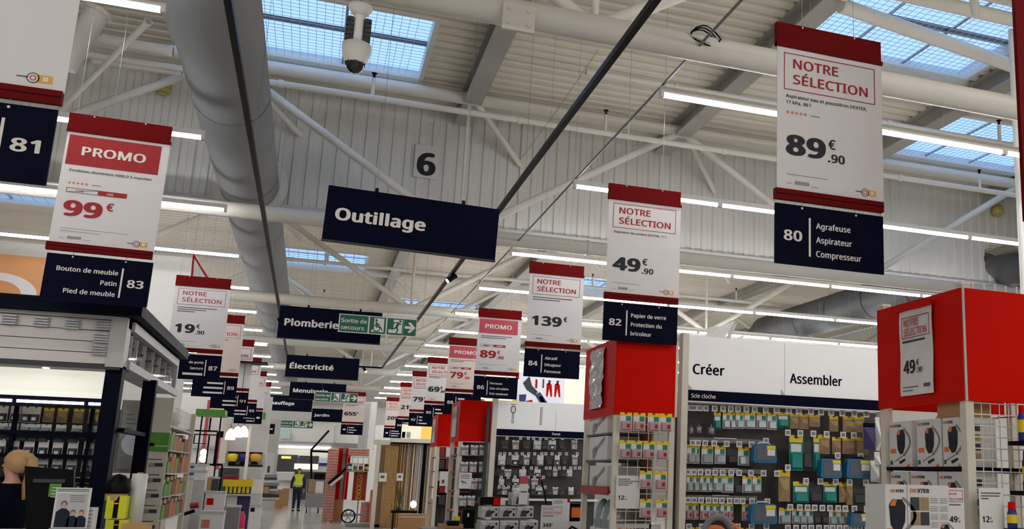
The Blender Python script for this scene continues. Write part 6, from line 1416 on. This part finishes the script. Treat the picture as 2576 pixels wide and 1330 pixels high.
# black lighting frame in the far aisle
t = thing('light_stand', 'thin black bent metal frame far down the aisle', 'frame', (.1, 48, 0)); MB().tube([at(783, 1250, 48), at(783, 1131, 48), at(826, 1084, 45)], .05, 6).build('pole', M['blackm'], t); MB().tube([at(783, 1134, 48), at(832, 1136, 48)], .05, 6).build('arm', M['blackm'], t); q = at(783, 1250, 48); MB().tube([q, (q.x, q.y, 0)], .05, 6).build('pole', M['blackm'], t)
# stacked goods left of the aisle, far
random.seed(4)
for k in range(9):
    simple('stacked_bag', 'grey flat bag in the far pile, %s from the top' % ORD[k], 'bag', 652+random.uniform(-4, 6), 1193+7.2*k, 700+random.uniform(-5, 3), 1199.2+7.2*k, 44.0, .8, ['grey', 'dkgrey', 'ltgrey'][k % 3], 'bags in the far pile')
simple('bag_pallet', 'wooden pallet with white sacks under the far pile', 'pallet', 648, 1258, 690, 1275, 44.0, .8, 'ltgrey', floor=True)
for k, (u0, v0, u1, v1) in enumerate(((690, 1231, 712, 1265), (709, 1228, 727, 1263), (657, 1224, 676, 1240))):
    t, pl, w, h = simple('carton', ['brown carton beside the far bag pile, front one', 'brown carton behind the front one, at the far aisle', 'small brown carton set on the far bag pile'][k], 'box', u0, v0, u1, v1, (46, 49, 43.8)[k], .5, 'carton', None, floor=(k < 2)); mb = MB(); pl.rect(mb, 0, .25*h, w, .3*h, .004); mb.build('tape', M['khaki'], t)
t, pl, w, h = simple('pillar', 'grey square pillar with pale poster beside the far exit sign', 'pillar', 664, 1052, 696, 1260, 47.5, .7, 'beam', floor=True); mb = MB(); pl.rect(mb, .05*w, .42*h, .85*w, .70*h, .01); mb.build('poster', M['ltgrey'], t); mb = MB(); pl.rect(mb, .35*w, .58*h, .55*w, .66*h, .015); mb.build('print', M['dkgrey'], t)
# lighting department left of the aisle
t = thing('lighting_wall', 'white lighting display wall with coloured lamp niches', 'display wall', (-4, 36, 0))
def lw(u0, v0, u1, v1, m, Y=36.0, d=.1, name='panel'):
    x0, x1, y0, y1, z0, z1 = pxbox(u0, v0, u1, v1, Y, d); return MB().box(x0, x1, Y, Y+d, z0, z1).build(name, m if not isinstance(m, str) else M[m], t)
lw(380, 990, 668, 1345, 'white', 36.0, .2, 'wall_board'); lw(573, 1136, 660, 1140, 'blackm', 35.6, .4, 'shelf'); lw(573, 1168, 660, 1172, 'blackm', 35.6, .4, 'shelf'); lw(573, 1140, 660, 1168, mat('rosy_niche', (216,196,190), .5), 35.95, .05, 'niche_back'); lw(512, 1005, 520, 1180, 'rose', 35.7, .05, 'red_stripe'); lw(548, 1090, 556, 1180, 'rose', 35.7, .05, 'red_stripe'); lw(555, 1050, 572, 1165, 'warmwhite', 35.5, .2, 'beige_column'); lw(470, 1120, 560, 1128, 'ltgrey', 35.8, .1, 'trim')
for k, (u, m, lb) in enumerate(((583, 'yellow', 'yellow'), (612, 'cobalt', 'blue'), (640, 'amber', 'amber'))):
    c = at(u, 1168, 35.62); q = thing('colour_lamp', '%s lamp in the lighting wall niche' % lb, 'lamp', c, 'coloured lamps in the niche'); MB().lathe([(0, .0), (.1, 0), (.12, .05), (.05, .1)], c, 12).build('lamp_base', M['blackm'], q); MB().lathe([(.09, .1), (.18, .2), (.16, .33), (.05, .36), (0, .36)], c, 12).build('lamp_shade', M[m], q)
shade = mat('lit_shade', (255,240,214), .5, vary=0, emit=(255,232,196), estr=2.0)
for k, (u, v) in enumerate(((580, 1092), (597, 1086), (613, 1085))):
    c = at(u, v, 26.2+.27*k); q = thing('pendant_lamp', ['lit cream pendant shade, nearest the green box sign', 'lit cream pendant shade, middle of three', 'lit cream pendant shade, nearest the white post'][k], 'lamp', (c.x, c.y, c.z-.12), 'three lit pendant shades'); MB().lathe([(.11, -.13), (.115, -.1), (.10, .02), (.06, .10), (.015, .14), (0, .14)], c, 14).build('lamp_shade', shade, q); MB().tube([c+Vector((0, 0, .13)), (c.x, c.y, 4.2)], .006, 5).build('cord', M['blackm'], q)
t = thing('pendant_rail', 'thin black bar above the lit pendant shades', 'rail', (at(597, 1086, 26.2).x, 26.2, 4.2)); q = at(597, 1086, 26.2)
MB().box(q.x-.5, q.x+.5, 26.15, 26.8, 4.2, 4.23).build('bar', M['blackm'], t)
for a in (-.49, -.40): MB().tube([(q.x+a, 26.2, 4.23), (q.x+a, 26.2, DECK_Z)], .003, 4).build('hanging_wire', M['steel'], t)
bulb(512, 1138, 25.5, .07, 'glowing white globe lamp, upper one on the black rack'); bulb(511, 1153, 25.4, .08, 'glowing white globe lamp, lower one on the black rack')
x0, x1, y0, y1, z0, z1 = pxbox(492, 1029, 566, 1050, 24.0, .7)
t = thing('green_box_sign', 'bright green box sign over the lighting department', 'sign', ((x0+x1)/2, 24.3, z0)); MB().box(x0, x1, 24.0, 24.7, z0+.06, z1).build('box', M['lime'], t); MB().box(x0-.02, x1+.02, 23.98, 24.72, z0+.04, z0+.06).build('rim', M['lime'], t)
for a in (x0+.1, x1-.1): MB().box(a-.015, a+.015, 24.4, 24.43, 0, z0+.04).build('post', M['blackm'], t)
t = thing('black_rack', 'open black metal rack frame under the green box sign', 'rack', (-3, 24.9, 0))
for (u0, v0, u1, v1) in ((466, 1081, 548, 1085), (466, 1091, 545, 1094), (463, 1114, 520, 1116), (466, 1165, 560, 1170), (520, 1095, 524, 1170), (540, 1086, 546, 1172), (487, 1094, 490, 1114), (526, 1050, 530, 1086), (548, 1084, 562, 1100)):
    x0, x1, y0, y1, z0, z1 = pxbox(u0, v0, u1, v1, 24.9, .04); MB().box(x0, x1, 24.9, 24.94, z0, z1).build('bar', M['blackm'], t)
x0, x1, y0, y1, z0, z1 = pxbox(466, 1170, 560, 1200, 24.9, .04)
for a in (x0, x1-.04): MB().box(a, a+.04, 24.9, 24.94, 0, z1).build('bar', M['blackm'], t)
t = thing('white_post', 'slim white post beside the pendant lamps', 'post', at(628, 1330, 27.0)); a, b = at(631, 1070, 27.0), at(622, 1202, 27.0); MB().tube([(a.x, 27, 0), (a.x, 27, a.z)], .04, 8).build('pole', M['white'], t); MB().tube([(a.x, 27, .0), (a.x, 27, .05)], .15, 12).build('foot', M['white'], t)
t, pl, w, h = simple('green_plate', 'small green plate near the far aisle signs', 'sign', 661, 1037, 668, 1055, 33.0, .04, 'lime'); MB().tube([pl.p(w/2, 0, -.02), pl.p(w/2, 0, -.02)+Vector((0, 0, 5))], .003, 4).build('hanging_wire', M['steel'], t)
# goods at the lower left of the aisle
GL = [('storage_box', 'white and blue storage box, upper of the pair by the seed stand', 464, 1166, 519, 1182, 19.4, .4, 'paper', 'blue'), ('storage_box', 'white and blue storage box, lower of the pair by the seed stand', 463, 1182.5, 518, 1200, 19.4, .4, 'paper', 'blue'),
      ('info_panel', 'pale beige info panel below the storage boxes', 466, 1201, 480, 1300, 18.9, .1, 'warmwhite', None), ('wrapped_rack', 'clear wrapped rack beside the beige panel', 480, 1203, 512, 1265, 19.2, .2, 'ltgrey', None),
      ('carton', 'brown carton standing behind the wrapped rack', 517, 1198, 532, 1236, 22.0, .3, 'carton', None), ('carton', 'dark carton standing beside the yellow crate', 533, 1200, 548, 1236, 22.0, .3, 'dkgrey', None),
      ('carton', 'white carton with red print under the yellow crate', 515, 1236, 564, 1284, 19.5, .4, 'paper', 'red'), ('carton', 'wide white carton at the lower aisle edge', 500, 1286, 560, 1345, 18.5, .4, 'paper', 'brick'),
      ('drawer_unit', 'grey drawer unit below the yellow crate', 566, 1272, 600, 1345, 19.8, .4, 'grey', None), ('laundry_bin', 'dark violet bin under the yellow crate', 597, 1244, 628, 1278, 22.5, .3, 'purple', None), ('carton', 'white carton on the dark violet bin side', 570, 1243, 596, 1272, 22.4, .3, 'white', None),
      ('carton', 'white lidded carton, upper one by the white post', 628, 1200, 656, 1236.5, 26.0, .4, 'paper', None), ('carton', 'white lidded carton, middle one by the white post', 628, 1237, 655, 1271, 26.0, .4, 'ltgrey', None), ('carton', 'white and black carton, lowest one by the white post', 624, 1272, 654, 1345, 26.0, .4, 'paper', 'blackm'),
      ('cushion_pile', 'dark flat packs behind the black rack', 550, 1174, 600, 1196, 30.0, .5, 'dkgrey', None), ('cushion_pile', 'rose and white flat packs behind the yellow crate', 590, 1176, 656, 1192, 31.0, .5, 'ltgrey', None)]
for nm, lb, u0, v0, u1, v1, Y, d, m, acc in GL:
    t, pl, w, h = simple(nm, lb, 'box' if nm != 'info_panel' else 'panel', u0, v0, u1, v1, Y, d, m, floor=(nm != 'storage_box' or 'lower' in lb) and 'upper one by' not in lb and 'middle one by' not in lb)
    MB().box(pl.o.x-.01, pl.o.x+w+.01, Y-.01, Y+d+.01, pl.o.z-.03, pl.o.z+.004).build('lid', M['ltgrey' if m != 'ltgrey' else 'white'], t)
    if acc: mb = MB(); pl.rect(mb, .1*w, .35*h if h < .5 else .06*h, .45*w, .7*h if h < .5 else .2*h, .004); mb.build('print', M[acc], t)
t, pl, w, h = simple('yellow_crate', 'yellow slotted crate rack with white handles', 'crate', 564, 1206, 631, 1242, 22.3, .35, 'dkgrey')
mb = MB(); MB().box(pl.o.x-.03, pl.o.x+w+.03, 22.25, 22.6, pl.o.z-.14, pl.o.z).build('yellow_tray', M['yellow'], t)
for k in range(6): a = w*(.05+.16*k); MB().box(pl.o.x+a, pl.o.x+a+.05, 22.27, 22.3, pl.o.z-h+.02, pl.o.z-.14).build('yellow_tine', M['yellow'], t)
MB().box(pl.o.x, pl.o.x+w, 22.26, 22.64, pl.o.z-h-.03, pl.o.z-h).build('tray_base', M['warmwhite'], t)
simple('red_tray', 'dark red shallow box lying above the yellow crate', 'box', 560, 1195, 600, 1206, 22.6, .3, 'darkred')
a = at(609, 1285, 21.0); t = thing('cleaner_bottle', 'pink labelled bottle with black cap at the aisle edge', 'bottle', (a.x, 21, a.z-.35)); MB().lathe([(0, -.42), (.07, -.42), (.075, -.1), (.04, -.03), (.03, 0), (0, 0)], a, 12).build('bottle', M['pink'], t); MB().lathe([(.03, 0), (.03, .05), (0, .05)], a, 10).build('cap', M['blackm'], t); MB().lathe([(.077, -.4), (.077, -.32)], a, 12).build('label_band', M['yellow'], t)
a = at(598, 1284, 21.0); box_thing('display_plinth', 'narrow white plinth under the pink bottle', 'plinth', a.x-.02, a.x+.25, 20.85, 21.15, 0, a.z-.45, M['white'])
t = thing('floor_scale', 'black handled flat tool lying at the aisle edge', 'tool', at(475, 1290, 18.3)); MB().tube([at(452, 1296, 18.3), at(490, 1284, 18.3)], .03, 6).build('handle', M['blackm'], t); MB().tube([at(478, 1272, 18.3), at(500, 1270, 18.3)], .05, 6).build('red_grip', M['darkred'], t)
